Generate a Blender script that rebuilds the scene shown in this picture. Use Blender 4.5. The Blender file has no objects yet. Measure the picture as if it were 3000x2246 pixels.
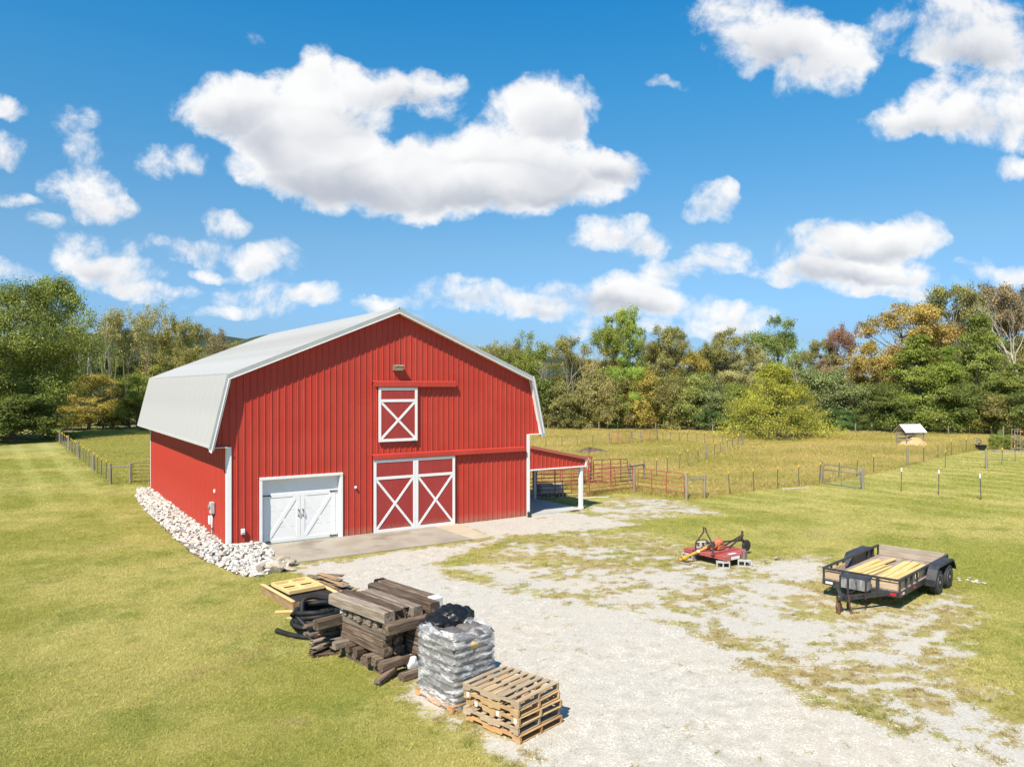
import bpy, bmesh, math, random
import numpy as np
from mathutils import Vector, Matrix

# ------------------------------------------------------------------ camera, sky, sun, exposure
SC = bpy.context.scene
CAM_H, FOC, HORIZON = 5.45, 2192.7, 1132.9          # drone height in m; survey of the 3000 px wide photograph
cam_d = bpy.data.cameras.new('camera'); cam = bpy.data.objects.new('camera', cam_d)
SC.collection.objects.link(cam); SC.camera = cam
cam.location = (0, 0, CAM_H); cam.rotation_euler = (math.pi / 2, 0, 0)
cam_d.sensor_fit = 'HORIZONTAL'; cam_d.sensor_width = 36; cam_d.lens = 36 * FOC / 3000
cam_d.shift_y = (HORIZON - 1123) / 3000; cam_d.clip_start = 0.1; cam_d.clip_end = 6000

SUN_EL = math.radians(50)
SUN_H = (-0.437, -0.899)                              # horizontal direction towards the sun (behind camera, left)
sun_d = bpy.data.lights.new('sun', 'SUN'); sun = bpy.data.objects.new('sun', sun_d)
SC.collection.objects.link(sun)
sun_d.energy = 5.0; sun_d.angle = math.radians(0.53); sun_d.color = (1.0, 0.915, 0.78)
_sd = Vector((SUN_H[0] * math.cos(SUN_EL), SUN_H[1] * math.cos(SUN_EL), math.sin(SUN_EL))).normalized()
sun.rotation_euler = (-_sd).to_track_quat('-Z', 'Y').to_euler()
sun.location = _sd * 50

SC.view_settings.view_transform = 'Standard'; SC.view_settings.look = 'None'
SC.view_settings.gamma = 1.0; SC.view_settings.use_curve_mapping = False
SC.view_settings.exposure = 0.6
SC.cycles.use_denoising = True
SC.cycles.max_bounces = 6; SC.cycles.transparent_max_bounces = 12
SC.cycles.diffuse_bounces = 3; SC.cycles.glossy_bounces = 3
SC.cycles.caustics_reflective = False; SC.cycles.caustics_refractive = False

world = bpy.data.worlds.new('World'); SC.world = world; world.use_nodes = True
class NB:
    """small node-building helper for one node tree"""
    def __init__(s, nt): s.nt = nt
    def node(s, t, **k):
        n = s.nt.nodes.new(t)
        for a, b in k.items(): setattr(n, a, b)
        return n
    def put(s, n, i, x):
        if x is None: return
        if hasattr(x, 'is_output'): s.nt.links.new(x, n.inputs[i])
        else: n.inputs[i].default_value = x
    def math(s, op, a, b=None, clamp=False):
        n = s.node('ShaderNodeMath', operation=op, use_clamp=clamp); s.put(n, 0, a); s.put(n, 1, b); return n.outputs[0]
    def vec(s, op, a, b=None, c=None):
        n = s.node('ShaderNodeVectorMath', operation=op); s.put(n, 0, a); s.put(n, 1, b); s.put(n, 2, c)
        return n.outputs['Value'] if op == 'DOT_PRODUCT' else n.outputs[0]
    def scale(s, a, f):
        n = s.node('ShaderNodeVectorMath', operation='SCALE'); s.put(n, 0, a); s.put(n, 'Scale', f); return n.outputs[0]
    def mix(s, f, a, b, blend='MIX'):
        n = s.node('ShaderNodeMix', data_type='RGBA', blend_type=blend); s.put(n, 0, f); s.put(n, 6, a); s.put(n, 7, b); return n.outputs[2]
    def smooth(s, x, lo, hi):
        n = s.node('ShaderNodeMapRange', interpolation_type='SMOOTHSTEP'); s.put(n, 0, x); s.put(n, 1, lo); s.put(n, 2, hi); return n.outputs[0]
    def noise(s, v, scale, detail=6, rough=.55, dist=0, out=0):
        n = s.node('ShaderNodeTexNoise'); s.put(n, 'Vector', v)
        for k, x in (('Scale', scale), ('Detail', detail), ('Roughness', rough), ('Distortion', dist)): n.inputs[k].default_value = x
        return n.outputs[out]
    def sep(s, v): n = s.node('ShaderNodeSeparateXYZ'); s.put(n, 0, v); return n.outputs
    def comb(s, x=0.0, y=0.0, z=0.0):
        n = s.node('ShaderNodeCombineXYZ'); s.put(n, 0, x); s.put(n, 1, y); s.put(n, 2, z); return n.outputs[0]
    def use(s, group, *ins):
        n = s.node('ShaderNodeGroup'); n.node_tree = group
        for i, x in enumerate(ins): s.put(n, i, x)
        return n.outputs[0]
def new_group(name, ins, out):
    g = bpy.data.node_groups.new(name, 'ShaderNodeTree')
    for n, t in ins: g.interface.new_socket(n, in_out='INPUT', socket_type=t)
    g.interface.new_socket('Out', in_out='OUTPUT', socket_type=out)
    b = NB(g); return g, b, b.node('NodeGroupInput').outputs, b.node('NodeGroupOutput').inputs
def build_sky():
    nt = world.node_tree; nt.nodes.clear(); W = NB(nt)
    VF, FF, CF = 'NodeSocketVector', 'NodeSocketFloat', 'NodeSocketColor'
    clouds = [  # x, y, rx, ry, strength in survey pixels
        (660,310,130,95,1.2),(800,340,200,120,1.3),(1000,300,170,120,1.2),(930,190,70,70,.8),(900,440,230,110,1.2),(1040,500,230,110,1.3),
        (1250,560,300,85,1.2),(1150,240,150,60,.9),(1270,270,110,70,.9),(1340,470,170,110,1.2),(1540,400,170,130,1.3),(1620,310,140,80,1.1),
        (1640,500,230,95,1.2),(1820,470,120,50,.9),(1460,560,220,75,1.0),
        (755,100,70,24,.5),(495,470,110,62,.75),(180,340,110,50,.5),(230,430,70,60,.5),(235,540,125,62,.95),(310,600,110,40,.8),(650,650,85,42,.85),
        (140,645,95,30,.65),(270,740,120,70,1.0),(330,800,130,45,.9),(440,850,140,22,.75),(560,730,140,42,.9),(620,800,90,24,.7),(800,760,120,60,.9),
        (760,860,120,40,.8),(920,870,90,34,.75),(10,310,60,45,.7),(30,450,60,55,.8),(20,790,80,34,.7),(1100,895,85,28,.8),(1350,870,160,55,1.0),(1360,815,60,16,.5),(1560,905,110,32,.8),
        (2220,80,200,110,1.0),(2400,150,180,90,1.0),(2370,250,130,60,.8),(2800,70,250,120,1.0),(2880,170,190,80,.9),(2870,330,260,95,1.2),(2650,370,140,50,.8),(2970,480,60,40,.7),
        (1810,680,150,62,.95),(1920,710,70,50,.6),(2080,590,80,65,.95),(2440,740,170,85,1.1),(2600,690,180,75,1.2),(2420,810,260,42,.85),(2620,800,170,40,.8),(2000,790,140,34,.9),
        (1780,860,230,55,1.1),(1900,890,200,45,.9),(2160,925,150,34,.8),(1940,240,45,20,.35),(2130,750,120,34,.45),(2700,850,200,40,.7),(1950,960,300,26,.65),(2870,780,60,30,.5),(40,590,80,22,.6),(2960,800,90,34,.7),(1690,925,150,24,.7),(1150,940,120,20,.6),(700,905,150,18,.6),(470,880,90,14,.5),(2560,860,160,20,.5)]
    # one cloudy patch of sky: colour from (.., height within the cloud, amount of cloud) and shared noises
    gc, B, I, O = new_group('cloud_colour', [('tot', VF), ('n1', FF), ('n2', FF), ('n3', FF), ('dz', FF), ('sky', CF)], CF)
    _, hgt, base = B.sep(I[0])
    hrel = B.math('DIVIDE', hgt, B.math('ADD', base, 0.05))
    dens = B.math('ADD', B.math('POWER', base, 0.7), B.math('MULTIPLY', B.math('SUBTRACT', I[1], .5), 3.2))
    alpha = B.math('MULTIPLY', B.smooth(dens, 0.22, 1.15), B.smooth(base, 0.0, 0.24))
    alpha = B.math('MULTIPLY', B.math('MULTIPLY', alpha, B.smooth(I[4], -0.01, 0.05)), 0.97)
    relief = B.math('MULTIPLY', B.math('SUBTRACT', I[3], I[2]), 1.3)
    shade = B.math('ADD', B.math('MULTIPLY', B.math('MULTIPLY', B.smooth(base, 0.35, 1.5), B.smooth(B.math('ADD', hrel, B.math('MULTIPLY', B.math('SUBTRACT', I[3], .5), .9)), 0.28, -0.55)), 1.0), relief, clamp=True)
    shade = B.math('MULTIPLY', shade, B.smooth(base, .15, .8))
    nt_o = B.mix(alpha, I[5], B.mix(shade, (9.3, 9.25, 9.2, 1), (4.9, 5.2, 5.85, 1))); gc.links.new(nt_o, O[0])

    sky = W.node('ShaderNodeTexSky', sky_type='NISHITA', sun_disc=False)
    sky.sun_elevation = SUN_EL; sky.sun_rotation = math.atan2(SUN_H[0], SUN_H[1])
    sky.air_density = 1.0; sky.dust_density = 0.25; sky.ozone_density = 3.0
    D = W.node('ShaderNodeTexCoord').outputs['Generated']; dx, dy, dz = W.sep(D)
    cr = W.node('ShaderNodeValToRGB'); W.put(cr, 0, dz); el = cr.color_ramp.elements      # camera's colour rendering of clear sky by height
    stops = [(0, (.54, .72, 1.04)), (.06, (.54, .75, 1.08)), (.10, (.66, .92, 1.20)), (.18, (.76, 1.08, 1.20)), (.36, (.40, 1.27, 1.52)), (.46, (.20, 1.26, 1.66)), (1, (.19, 1.25, 1.62))]
    el[0].position, el[1].position = 0, 1
    while len(el) < len(stops): el.new(.5)
    for e, (p_, c_) in zip(el, stops): e.position = p_; e.color = (c_[0] / 2, c_[1] / 2, c_[2] / 2, 1)
    SKYC = W.scale(W.vec('MULTIPLY', sky.outputs[0], cr.outputs[0]), 2.0)
    ys = W.math('MAXIMUM', dy, 0.05); u = W.math('DIVIDE', dx, ys); v = W.math('DIVIDE', dz, ys)   # tangent coordinates in front
    P = W.comb(u, v)
    wv = W.vec('SUBTRACT', W.noise(P, 9, 5, out=1), (.5, .5, .5)); Pw = W.vec('MULTIPLY_ADD', wv, (.10, .075, 0), P)
    n1 = W.noise(P, 12, 9, .64, .25); n3 = W.noise(P, 6, 3, .5, .2); n2 = W.noise(W.vec('ADD', P, (.020, -.030, 0)), 6, 3, .5, .2)
    def cloudy(tot):
        bg = W.node('ShaderNodeBackground'); W.put(bg, 0, W.use(gc, tot, n1, n2, n3, dz, SKYC)); bg.inputs[1].default_value = 0.072; return bg.outputs[0]
    def amount(items):
        g, B, I, O = new_group('cloud_amount', [('P', VF)], VF); tot = None; src = I[0]
        for k, (x, y, rx, ry, w) in enumerate(items):
            sx, sy = FOC / (rx * 1.18), FOC / (ry * 1.22)
            if k and k % 4 == 0: src = B.vec('MULTIPLY_ADD', tot, (1e-9,) * 3, I[0])           # evaluate in turn: keeps the shader stack small
            d = B.vec('MULTIPLY_ADD', src, (sx, sy, 0), (-(x - 1500) / FOC * sx, -(HORIZON - y) / FOC * sy, 1))
            f = B.math('SUBTRACT', 2.0, B.vec('DOT_PRODUCT', d, d), clamp=True)
            tot = B.vec('MULTIPLY_ADD', B.scale(d, f), (w, w, w), tot if tot is not None else (0, 0, 0))
        g.links.new(tot, O[0]); return W.use(g, Pw)
    def mixs(f, a, b):
        m_ = W.node('ShaderNodeMixShader'); W.put(m_, 0, f); W.put(m_, 1, a); W.put(m_, 2, b); return m_.outputs[0]
    def tile(x0, x1, y0, y1, depth):
        """splits the front of the sky so that each ray only evaluates the clouds near it"""
        items = [c for c in clouds if c[0] - c[2] * 1.18 - 120 < x1 and c[0] + c[2] * 1.18 + 120 > x0 and c[1] - c[3] * 1.22 - 95 < y1 and c[1] + c[3] * 1.22 + 95 > y0]
        if depth == 0 or len(items) <= 5: return cloudy(amount(items or [(-9000, 0, 10, 10, 0)]))
        if depth % 2 == 1:
            ym = (y0 + y1) / 2
            return mixs(W.math('GREATER_THAN', v, (HORIZON - ym) / FOC), tile(x0, x1, ym, y1, depth - 1), tile(x0, x1, y0, ym, depth - 1))
        xm = (x0 + x1) / 2
        return mixs(W.math('GREATER_THAN', u, (xm - 1500) / FOC), tile(x0, xm, y0, y1, depth - 1), tile(xm, x1, y0, y1, depth - 1))
    front = tile(-200, 3200, -100, 1150, 4)
    dzs = W.math('ADD', W.math('MAXIMUM', dz, 0.02), .12)                                  # the rest of the sky: fair-weather clouds of the same sort on a flat layer
    far = W.smooth(W.noise(W.comb(W.math('DIVIDE', dx, dzs), W.math('DIVIDE', dy, dzs)), 0.75, 3), 0.53, 0.72)
    inside = W.math('MULTIPLY', W.math('LESS_THAN', W.math('ABSOLUTE', u), .80), W.math('MULTIPLY', W.math('LESS_THAN', v, .60), W.math('GREATER_THAN', dy, .06)))
    out = W.node('ShaderNodeOutputWorld'); W.put(out, 0, mixs(inside, cloudy(W.comb(0.0, 0.0, W.math('MULTIPLY', far, 1.1))), front))
    world.cycles.sampling_method = 'MANUAL'; world.cycles.sample_map_resolution = 512
build_sky()

# ------------------------------------------------------------------ helpers
rnd = random.Random(11); rng = np.random.default_rng(11)
COL = SC.collection
def G(px, py, z=0.0):
    """ground (or height z) position of a surveyed photograph pixel"""
    Y = FOC * (CAM_H - z) / (py - HORIZON)
    return Vector(((px - 1500) / FOC * Y, Y, z))
def link(o, parent=None):
    COL.objects.link(o)
    if parent is not None: o.parent = parent
    return o
def tag(o, label=None, cat=None, group=None, kind=None):
    if label: o['label'] = label
    if cat: o['category'] = cat
    if group: o['group'] = group
    if kind: o['kind'] = kind
    return o
def thing(name, label, cat, loc=(0, 0, 0), rz=0.0, group=None, M4=None):
    o = link(bpy.data.objects.new(name, None)); o.empty_display_size = 0.2
    if M4 is not None: o.matrix_world = M4
    else: o.location = loc; o.rotation_euler = (0, 0, rz)
    return tag(o, label, cat, group)
def np_mesh(name, v, f, mat=None, smooth=False, face_attr=None, point_attr=None):
    v = np.asarray(v, np.float32); f = np.asarray(f, np.int32)
    me = bpy.data.meshes.new(name); k = f.shape[1]
    me.vertices.add(len(v)); me.vertices.foreach_set('co', v.ravel())
    me.loops.add(f.size); me.loops.foreach_set('vertex_index', f.ravel())
    me.polygons.add(len(f)); me.polygons.foreach_set('loop_start', np.arange(0, f.size, k, dtype=np.int32))
    for n_, a in (face_attr or {}).items():
        at = me.attributes.new(n_, 'FLOAT', 'FACE'); at.data.foreach_set('value', np.asarray(a, np.float32))
    for n_, a in (point_attr or {}).items():
        at = me.attributes.new(n_, 'FLOAT', 'POINT'); at.data.foreach_set('value', np.asarray(a, np.float32))
    me.update(calc_edges=True); me.validate()
    if smooth: me.polygons.foreach_set('use_smooth', np.ones(len(f), bool))
    if mat: me.materials.append(mat)
    return me
def rotz(a): return np.array([[math.cos(a), -math.sin(a), 0], [math.sin(a), math.cos(a), 0], [0, 0, 1]])
class MB:
    def __init__(s): s.v = []; s.f = []
    def add(s, v, f):
        o = len(s.v); s.v += [tuple(map(float, p)) for p in v]; s.f += [tuple(i + o for i in q) for q in f]; return s
    def box(s, c, d, R=None):
        c = np.array(c, float); h = np.array(d, float) / 2
        P = np.array([(x, y, z) for z in (-1, 1) for y in (-1, 1) for x in (-1, 1)]) * h
        if R is not None: P = P @ np.array(R).T
        return s.add(P + c, [(0, 2, 3, 1), (4, 5, 7, 6), (0, 1, 5, 4), (2, 6, 7, 3), (0, 4, 6, 2), (1, 3, 7, 5)])
    def beam(s, a, b, w, h, up=(0, 0, 1)):
        a = np.array(a, float); b = np.array(b, float); d = b - a; l = np.linalg.norm(d); d /= l
        up = np.array(up, float); sd = np.cross(up, d)
        if np.linalg.norm(sd) < 1e-4: sd = np.cross((1, 0, 0), d)
        sd /= np.linalg.norm(sd); u2 = np.cross(d, sd)
        return s.box((a + b) / 2, (l, w, h), np.stack([d, sd, u2], 1))
    def prism(s, poly, z0, z1, T=None):
        n = len(poly); P = [(x, y, z0) for x, y in poly] + [(x, y, z1) for x, y in poly]
        if T is not None: P = [T(*p) for p in P]
        return s.add(P, [tuple(range(n))[::-1], tuple(range(n, 2 * n))] + [(i, (i + 1) % n, n + (i + 1) % n, n + i) for i in range(n)])
    def tube(s, pts, r, n=8, closed=False, caps=True):
        pts = [np.array(p, float) for p in pts]; m = len(pts)
        rr = r if isinstance(r, (list, tuple, np.ndarray)) else [r] * m
        V = []; prev = None
        for i, p in enumerate(pts):
            if closed: d = pts[(i + 1) % m] - pts[i - 1]
            else: d = pts[min(i + 1, m - 1)] - pts[max(i - 1, 0)]
            d = d / (np.linalg.norm(d) + 1e-9)
            if prev is None:
                a = np.cross(d, (0, 0, 1));
                if np.linalg.norm(a) < 1e-3: a = np.cross(d, (1, 0, 0))
            else: a = prev - d * (prev @ d)
            a = a / (np.linalg.norm(a) + 1e-9); prev = a; b = np.cross(d, a)
            for k in range(n):
                t = 2 * math.pi * k / n; V.append(p + (a * math.cos(t) + b * math.sin(t)) * rr[i])
        F = []
        for i in range(m if closed else m - 1):
            j = (i + 1) % m
            for k in range(n): F.append((i * n + k, i * n + (k + 1) % n, j * n + (k + 1) % n, j * n + k))
        if caps and not closed: F += [tuple(range(n))[::-1], tuple(range((m - 1) * n, m * n))]
        return s.add(V, F)
    def lathe(s, prof, n=16, T=None):
        V = []; F = []
        for r, z in prof:
            for k in range(n):
                t = 2 * math.pi * k / n; V.append((r * math.cos(t), r * math.sin(t), z))
        for i in range(len(prof) - 1):
            for k in range(n): F.append((i * n + k, i * n + (k + 1) % n, (i + 1) * n + (k + 1) % n, (i + 1) * n + k))
        F += [tuple(range(n))[::-1], tuple(range((len(prof) - 1) * n, len(prof) * n))]
        if T is not None: V = [T(*p) for p in V]
        return s.add(V, F)
    def mesh(s, name, mat=None, smooth=False):
        me = bpy.data.meshes.new(name); me.from_pydata(s.v, [], s.f)
        if mat: me.materials.append(mat)
        if smooth: me.polygons.foreach_set('use_smooth', np.ones(len(me.polygons), bool))
        me.update(); return me
    def build(s, name, mat, parent=None, smooth=False, bevel=0.0, M4=None):
        o = link(bpy.data.objects.new(name, s.mesh(name, mat, smooth)), parent)
        if M4 is not None: o.matrix_local = M4
        if bevel:
            b = o.modifiers.new('bevel', 'BEVEL'); b.width = bevel; b.segments = 2; b.limit_method = 'ANGLE'
        if smooth == 'auto': pass
        return o
def put(name, me, parent=None, M4=None):
    o = link(bpy.data.objects.new(name, me), parent)
    if M4 is not None: o.matrix_local = M4
    return o
def XF(loc=(0, 0, 0), rot=(0, 0, 0), sc=(1, 1, 1)):
    from mathutils import Euler
    return Matrix.LocRotScale(Vector(loc), Euler(rot), Vector(sc))
def ALONG(a, b, up=(0, 0, 1)):
    """matrix whose X runs from a to b, centred between them"""
    a = Vector(a); b = Vector(b); d = (b - a).normalized(); sd = Vector(up).cross(d)
    if sd.length < 1e-4: sd = Vector((0, 1, 0))
    sd.normalize(); u2 = d.cross(sd); c = (a + b) / 2
    return Matrix(((d.x, sd.x, u2.x, c.x), (d.y, sd.y, u2.y, c.y), (d.z, sd.z, u2.z, c.z), (0, 0, 0, 1)))
_bc = {}
def board_mesh(l, w, h, mat, ch=0.004):
    k = (round(l, 3), round(w, 3), round(h, 3), mat.name)
    if k not in _bc:
        a, b = w / 2, h / 2; c = min(ch, a * .4, b * .4)
        poly = [(-a + c, -b), (a - c, -b), (a, -b + c), (a, b - c), (a - c, b), (-a + c, b), (-a, b - c), (-a, -b + c)]
        m = MB().prism(poly, -l / 2, l / 2, T=lambda x, y, z: (z, x, y)); _bc[k] = m.mesh('board', mat)
    return _bc[k]
def board(name, a, b, w, h, mat, parent=None, up=(0, 0, 1)):
    l = (Vector(b) - Vector(a)).length
    return put(name, board_mesh(l, w, h, mat), parent, ALONG(a, b, up))
def copy_tree(o, parent=None):
    c = o.copy(); COL.objects.link(c); c.parent = parent
    if parent is not None: c.matrix_parent_inverse = o.matrix_parent_inverse.copy()
    for ch in list(o.children): copy_tree(ch, c)
    return c

# ------------------------------------------------------------------ materials
def mat_new(name):
    m = bpy.data.materials.new(name); m.use_nodes = True
    nt = m.node_tree; return m, nt, nt.nodes['Principled BSDF']
def N_(nt, t, **k):
    n = nt.nodes.new(t)
    for a, b in k.items():
        if a == 'ins':
            for i, x in b.items():
                if hasattr(x, 'is_output'): nt.links.new(x, n.inputs[i])
                else: n.inputs[i].default_value = x
        else: setattr(n, a, b)
    return n
def rgb(c): return (c[0], c[1], c[2], 1.0)
def mixc(nt, f, a, b, blend='MIX'):
    n = N_(nt, 'ShaderNodeMix', data_type='RGBA', blend_type=blend)
    for k, x in ((0, f), (6, a), (7, b)):
        if hasattr(x, 'is_output'): nt.links.new(x, n.inputs[k])
        elif isinstance(x, (int, float)): n.inputs[k].default_value = x
        else: n.inputs[k].default_value = rgb(x)
    return n.outputs[2]
def ramp(nt, x, lo, hi):
    n = N_(nt, 'ShaderNodeMapRange', interpolation_type='SMOOTHSTEP', ins={0: x, 1: lo, 2: hi}); return n.outputs[0]
def noise_(nt, vec, scale, detail=4, rough=.55):
    n = N_(nt, 'ShaderNodeTexNoise', ins={'Scale': scale, 'Detail': detail, 'Roughness': rough})
    if vec is not None: nt.links.new(vec, n.inputs['Vector'])
    return n.outputs[0]
def coords(nt, kind='Object', scale=None):
    if kind == 'World': o = N_(nt, 'ShaderNodeNewGeometry').outputs['Position']
    else: o = N_(nt, 'ShaderNodeTexCoord').outputs[kind]
    if scale: o = N_(nt, 'ShaderNodeVectorMath', operation='MULTIPLY', ins={0: o, 1: scale}).outputs[0]
    return o
def bump_(nt, bsdf, h, strength=.3, dist=.01):
    b = N_(nt, 'ShaderNodeBump', ins={'Height': h, 'Strength': strength, 'Distance': dist}); nt.links.new(b.outputs[0], bsdf.inputs['Normal'])
def M(name, c1, c2=None, scale=4.0, rough=.6, metal=0.0, bump=0.0, bscale=60.0, stretch=None, kind='Object', lo=.35, hi=.65, rand=0.0, spec=.5, detail=5, c3=None, s3=1.0, lo3=.6, hi3=.72):
    m, nt, b = mat_new(name); b.inputs['Roughness'].default_value = rough; b.inputs['Metallic'].default_value = metal
    b.inputs['Specular IOR Level'].default_value = spec
    vec = coords(nt, kind, stretch)
    if rand:
        oi = N_(nt, 'ShaderNodeObjectInfo'); vec = N_(nt, 'ShaderNodeVectorMath', operation='ADD', ins={0: vec, 1: N_(nt, 'ShaderNodeVectorMath', operation='SCALE', ins={0: (7.3, 3.1, 5.7), 'Scale': oi.outputs['Random']}).outputs[0]}).outputs[0]
    col = None
    if c2 is not None:
        f = ramp(nt, noise_(nt, vec, scale, detail), lo, hi); col = mixc(nt, f, c1, c2)
        if c3 is not None: col = mixc(nt, ramp(nt, noise_(nt, vec, s3, 4), lo3, hi3), col, c3)
    if rand:
        k = N_(nt, 'ShaderNodeMapRange', ins={0: oi.outputs['Random'], 3: 1 - rand, 4: 1 + rand}).outputs[0]
        hs = N_(nt, 'ShaderNodeHueSaturation', ins={'Value': k}); 
        if col is None: hs.inputs['Color'].default_value = rgb(c1)
        else: nt.links.new(col, hs.inputs['Color'])
        col = hs.outputs[0]
    if col is None: b.inputs['Base Color'].default_value = rgb(c1)
    else: nt.links.new(col, b.inputs['Base Color'])
    if bump: bump_(nt, b, noise_(nt, vec, bscale, 4), bump)
    return m
# ------------------------------------------------------------------ ground
def vadd(nt, v, off): return N_(nt, 'ShaderNodeVectorMath', operation='ADD', ins={0: v, 1: off}).outputs[0]
def mul_(nt, a_, b_): return N_(nt, 'ShaderNodeMath', operation='MULTIPLY', ins={0: a_, 1: b_}).outputs[0]
def lawn_color(nt):
    P = coords(nt, 'World', (1, 1, 0))
    col = mixc(nt, ramp(nt, noise_(nt, P, .16, 5, .62), .38, .62), (.245, .243, .055), (.375, .332, .125))       # greener and drier drifts
    col = mixc(nt, mul_(nt, ramp(nt, noise_(nt, vadd(nt, P, (31, 7, 0)), .55, 6, .68), .48, .66), .7), col, (.192, .212, .045))
    col = mixc(nt, mul_(nt, ramp(nt, noise_(nt, vadd(nt, P, (-13, 51, 0)), .40, 6, .70), .56, .72), .65), col, (.310, .245, .118))
    col = mixc(nt, mul_(nt, ramp(nt, noise_(nt, vadd(nt, P, (71, -5, 0)), 1.6, 5, .7), .58, .74), .5), col, (.245, .262, .052))
    # mower passes, parallel to the left fence
    w = N_(nt, 'ShaderNodeVectorMath', operation='DOT_PRODUCT', ins={0: P, 1: (.819, .574, 0)}).outputs['Value']
    w = N_(nt, 'ShaderNodeMath', operation='ADD', ins={0: w, 1: noise_(nt, P, .5, 2)}).outputs[0]
    s = N_(nt, 'ShaderNodeMath', operation='SINE', ins={0: mul_(nt, w, 2.9)}).outputs[0]
    sx = N_(nt, 'ShaderNodeSeparateXYZ', ins={0: P})
    s = mul_(nt, ramp(nt, s, -.2, .9), mul_(nt, ramp(nt, sx.outputs[1], 24, 40), .34))
    col = mixc(nt, s, col, (.460, .420, .165))
    d = ramp(nt, noise_(nt, coords(nt, 'World', (1, 2.0, 1)), 22, 3, .7), .3, .7)
    return mixc(nt, d, mixc(nt, .17, col, (.055, .062, .012)), mixc(nt, .18, col, (.42, .38, .14)))
def pasture_color(nt):
    P = coords(nt, 'World', (1, 1, 0))
    a = ramp(nt, noise_(nt, P, .11, 5, .6), .38, .62)
    col = mixc(nt, a, (.325, .285, .075), (.44, .35, .125))
    b = ramp(nt, noise_(nt, vadd(nt, P, (5, 71, 0)), .35, 6, .7), .52, .72)
    col = mixc(nt, b, col, (.48, .375, .165))
    sx = N_(nt, 'ShaderNodeSeparateXYZ', ins={0: P})
    left = ramp(nt, sx.outputs[0], -8, -22)
    col = mixc(nt, N_(nt, 'ShaderNodeMath', operation='MULTIPLY', ins={0: left, 1: .75}).outputs[0], col, (.275, .275, .065))
    P3 = coords(nt, 'World', (1, 1.5, 1))
    d = ramp(nt, noise_(nt, P3, 7, 4, .75), .3, .7)
    return mixc(nt, d, mixc(nt, .28, col, (.07, .065, .016)), mixc(nt, .15, col, (.42, .34, .15)))
def soil_mat(name, colf, bscale, bstr):
    m, nt, b = mat_new(name); nt.links.new(colf(nt), b.inputs['Base Color']); b.inputs['Roughness'].default_value = .9
    b.inputs['Specular IOR Level'].default_value = .1
    bump_(nt, b, noise_(nt, coords(nt, 'World'), bscale, 5, .7), bstr, .05); return m
MAT_LAWN = soil_mat('lawn_turf', lawn_color, 14, .6)
MAT_PAST = soil_mat('pasture_turf', pasture_color, 5, .9)

def sheet(name, poly, z, mat, label, cat):
    me = bpy.data.meshes.new(name); me.from_pydata([(x, y, z) for x, y in poly], [], [tuple(range(len(poly)))]); me.materials.append(mat)
    o = link(bpy.data.objects.new(name, me)); return tag(o, label, cat, kind='structure')
R_ = 2600.0
sheet('ground', [(-R_, -R_), (R_, -R_), (R_, R_), (-R_, R_)], 0.0, MAT_LAWN, 'mown yellow-green lawn spreading around the barn', 'lawn')

FENCE_L = [G(324.4, 1419), G(176.8, 1300.6), G(143.5, 1277.7)]            # left fence line
FENCE_R = [G(2012, 1464.4), G(2208, 1439.8), G(2406, 1417), G(2559.5, 1387), G(2659, 1366), G(2748, 1341.3), G(2864, 1317.5)]
CORRAL = [G(1858.5, 1441.8), G(1726, 1454.4), G(1573, 1462)]
def xy(p): return (p.x, p.y)
past = [xy(FENCE_L[0]), xy(FENCE_L[1]), xy(FENCE_L[2]), (-52.5, 93), (-30, 95), (10, 97), (34, 92), (60, 88), (60, 72), xy(FENCE_R[6])]
past += [xy(p) for p in FENCE_R[::-1][1:]] + [xy(p) for p in CORRAL] + [(-1.0, 37.2), (-18.6, 41.9)]
PASTURE = past[::-1]
sheet('pasture', PASTURE, 0.004, MAT_PAST, 'unmown golden pasture grass behind the barn and fences', 'pasture')

def in_poly(X, Y, poly):
    r = np.zeros(X.shape, bool); n = len(poly)
    for i in range(n):
        (x0, y0), (x1, y1) = poly[i], poly[(i + 1) % n]
        c = ((y0 > Y) != (y1 > Y)) & (X < (x1 - x0) * (Y - y0) / ((y1 - y0) + 1e-12) + x0); r ^= c
    return r
def dist_poly(X, Y, poly):
    d = np.full(X.shape, 1e9); n = len(poly)
    for i in range(n):
        (x0, y0), (x1, y1) = poly[i], poly[(i + 1) % n]; ex, ey = x1 - x0, y1 - y0
        t = np.clip(((X - x0) * ex + (Y - y0) * ey) / (ex * ex + ey * ey + 1e-12), 0, 1)
        d = np.minimum(d, np.hypot(X - x0 - t * ex, Y - y0 - t * ey))
    return np.where(in_poly(X, Y, poly), d, -d)
core_px = [(858, 1655), (880, 1690), (905, 1718), (960, 1800), (1030, 1880), (1120, 1965), (1215, 2030), (1330, 2100), (1500, 2170), (1560, 2246), (1640, 2400), (3300, 2450), (3100, 2270),
           (2700, 2150), (2420, 2050), (2230, 1940), (2060, 1850), (1880, 1792), (1700, 1755), (1500, 1725), (1330, 1690), (1300, 1650), (1400, 1612), (1500, 1578), (1650, 1562), (1800, 1548), (1885, 1536),
           (1800, 1518), (1700, 1500), (1555, 1500), (1325, 1530), (1420, 1577), (1000, 1640)]
half_px = [(1290, 1660), (1480, 1640), (1700, 1648), (1900, 1650), (2060, 1660), (2200, 1640), (2390, 1625), (2440, 1690), (2480, 1770), (2620, 1850), (2760, 1950), (2900, 2060), (3150, 2190), (3300, 2420), (2300, 2050), (1880, 1830), (1500, 1760)]
band_px = [(1380, 1632), (1520, 1568), (1700, 1562), (1900, 1560), (2010, 1600), (2200, 1625), (2000, 1680), (1700, 1670), (1450, 1660)]
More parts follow.
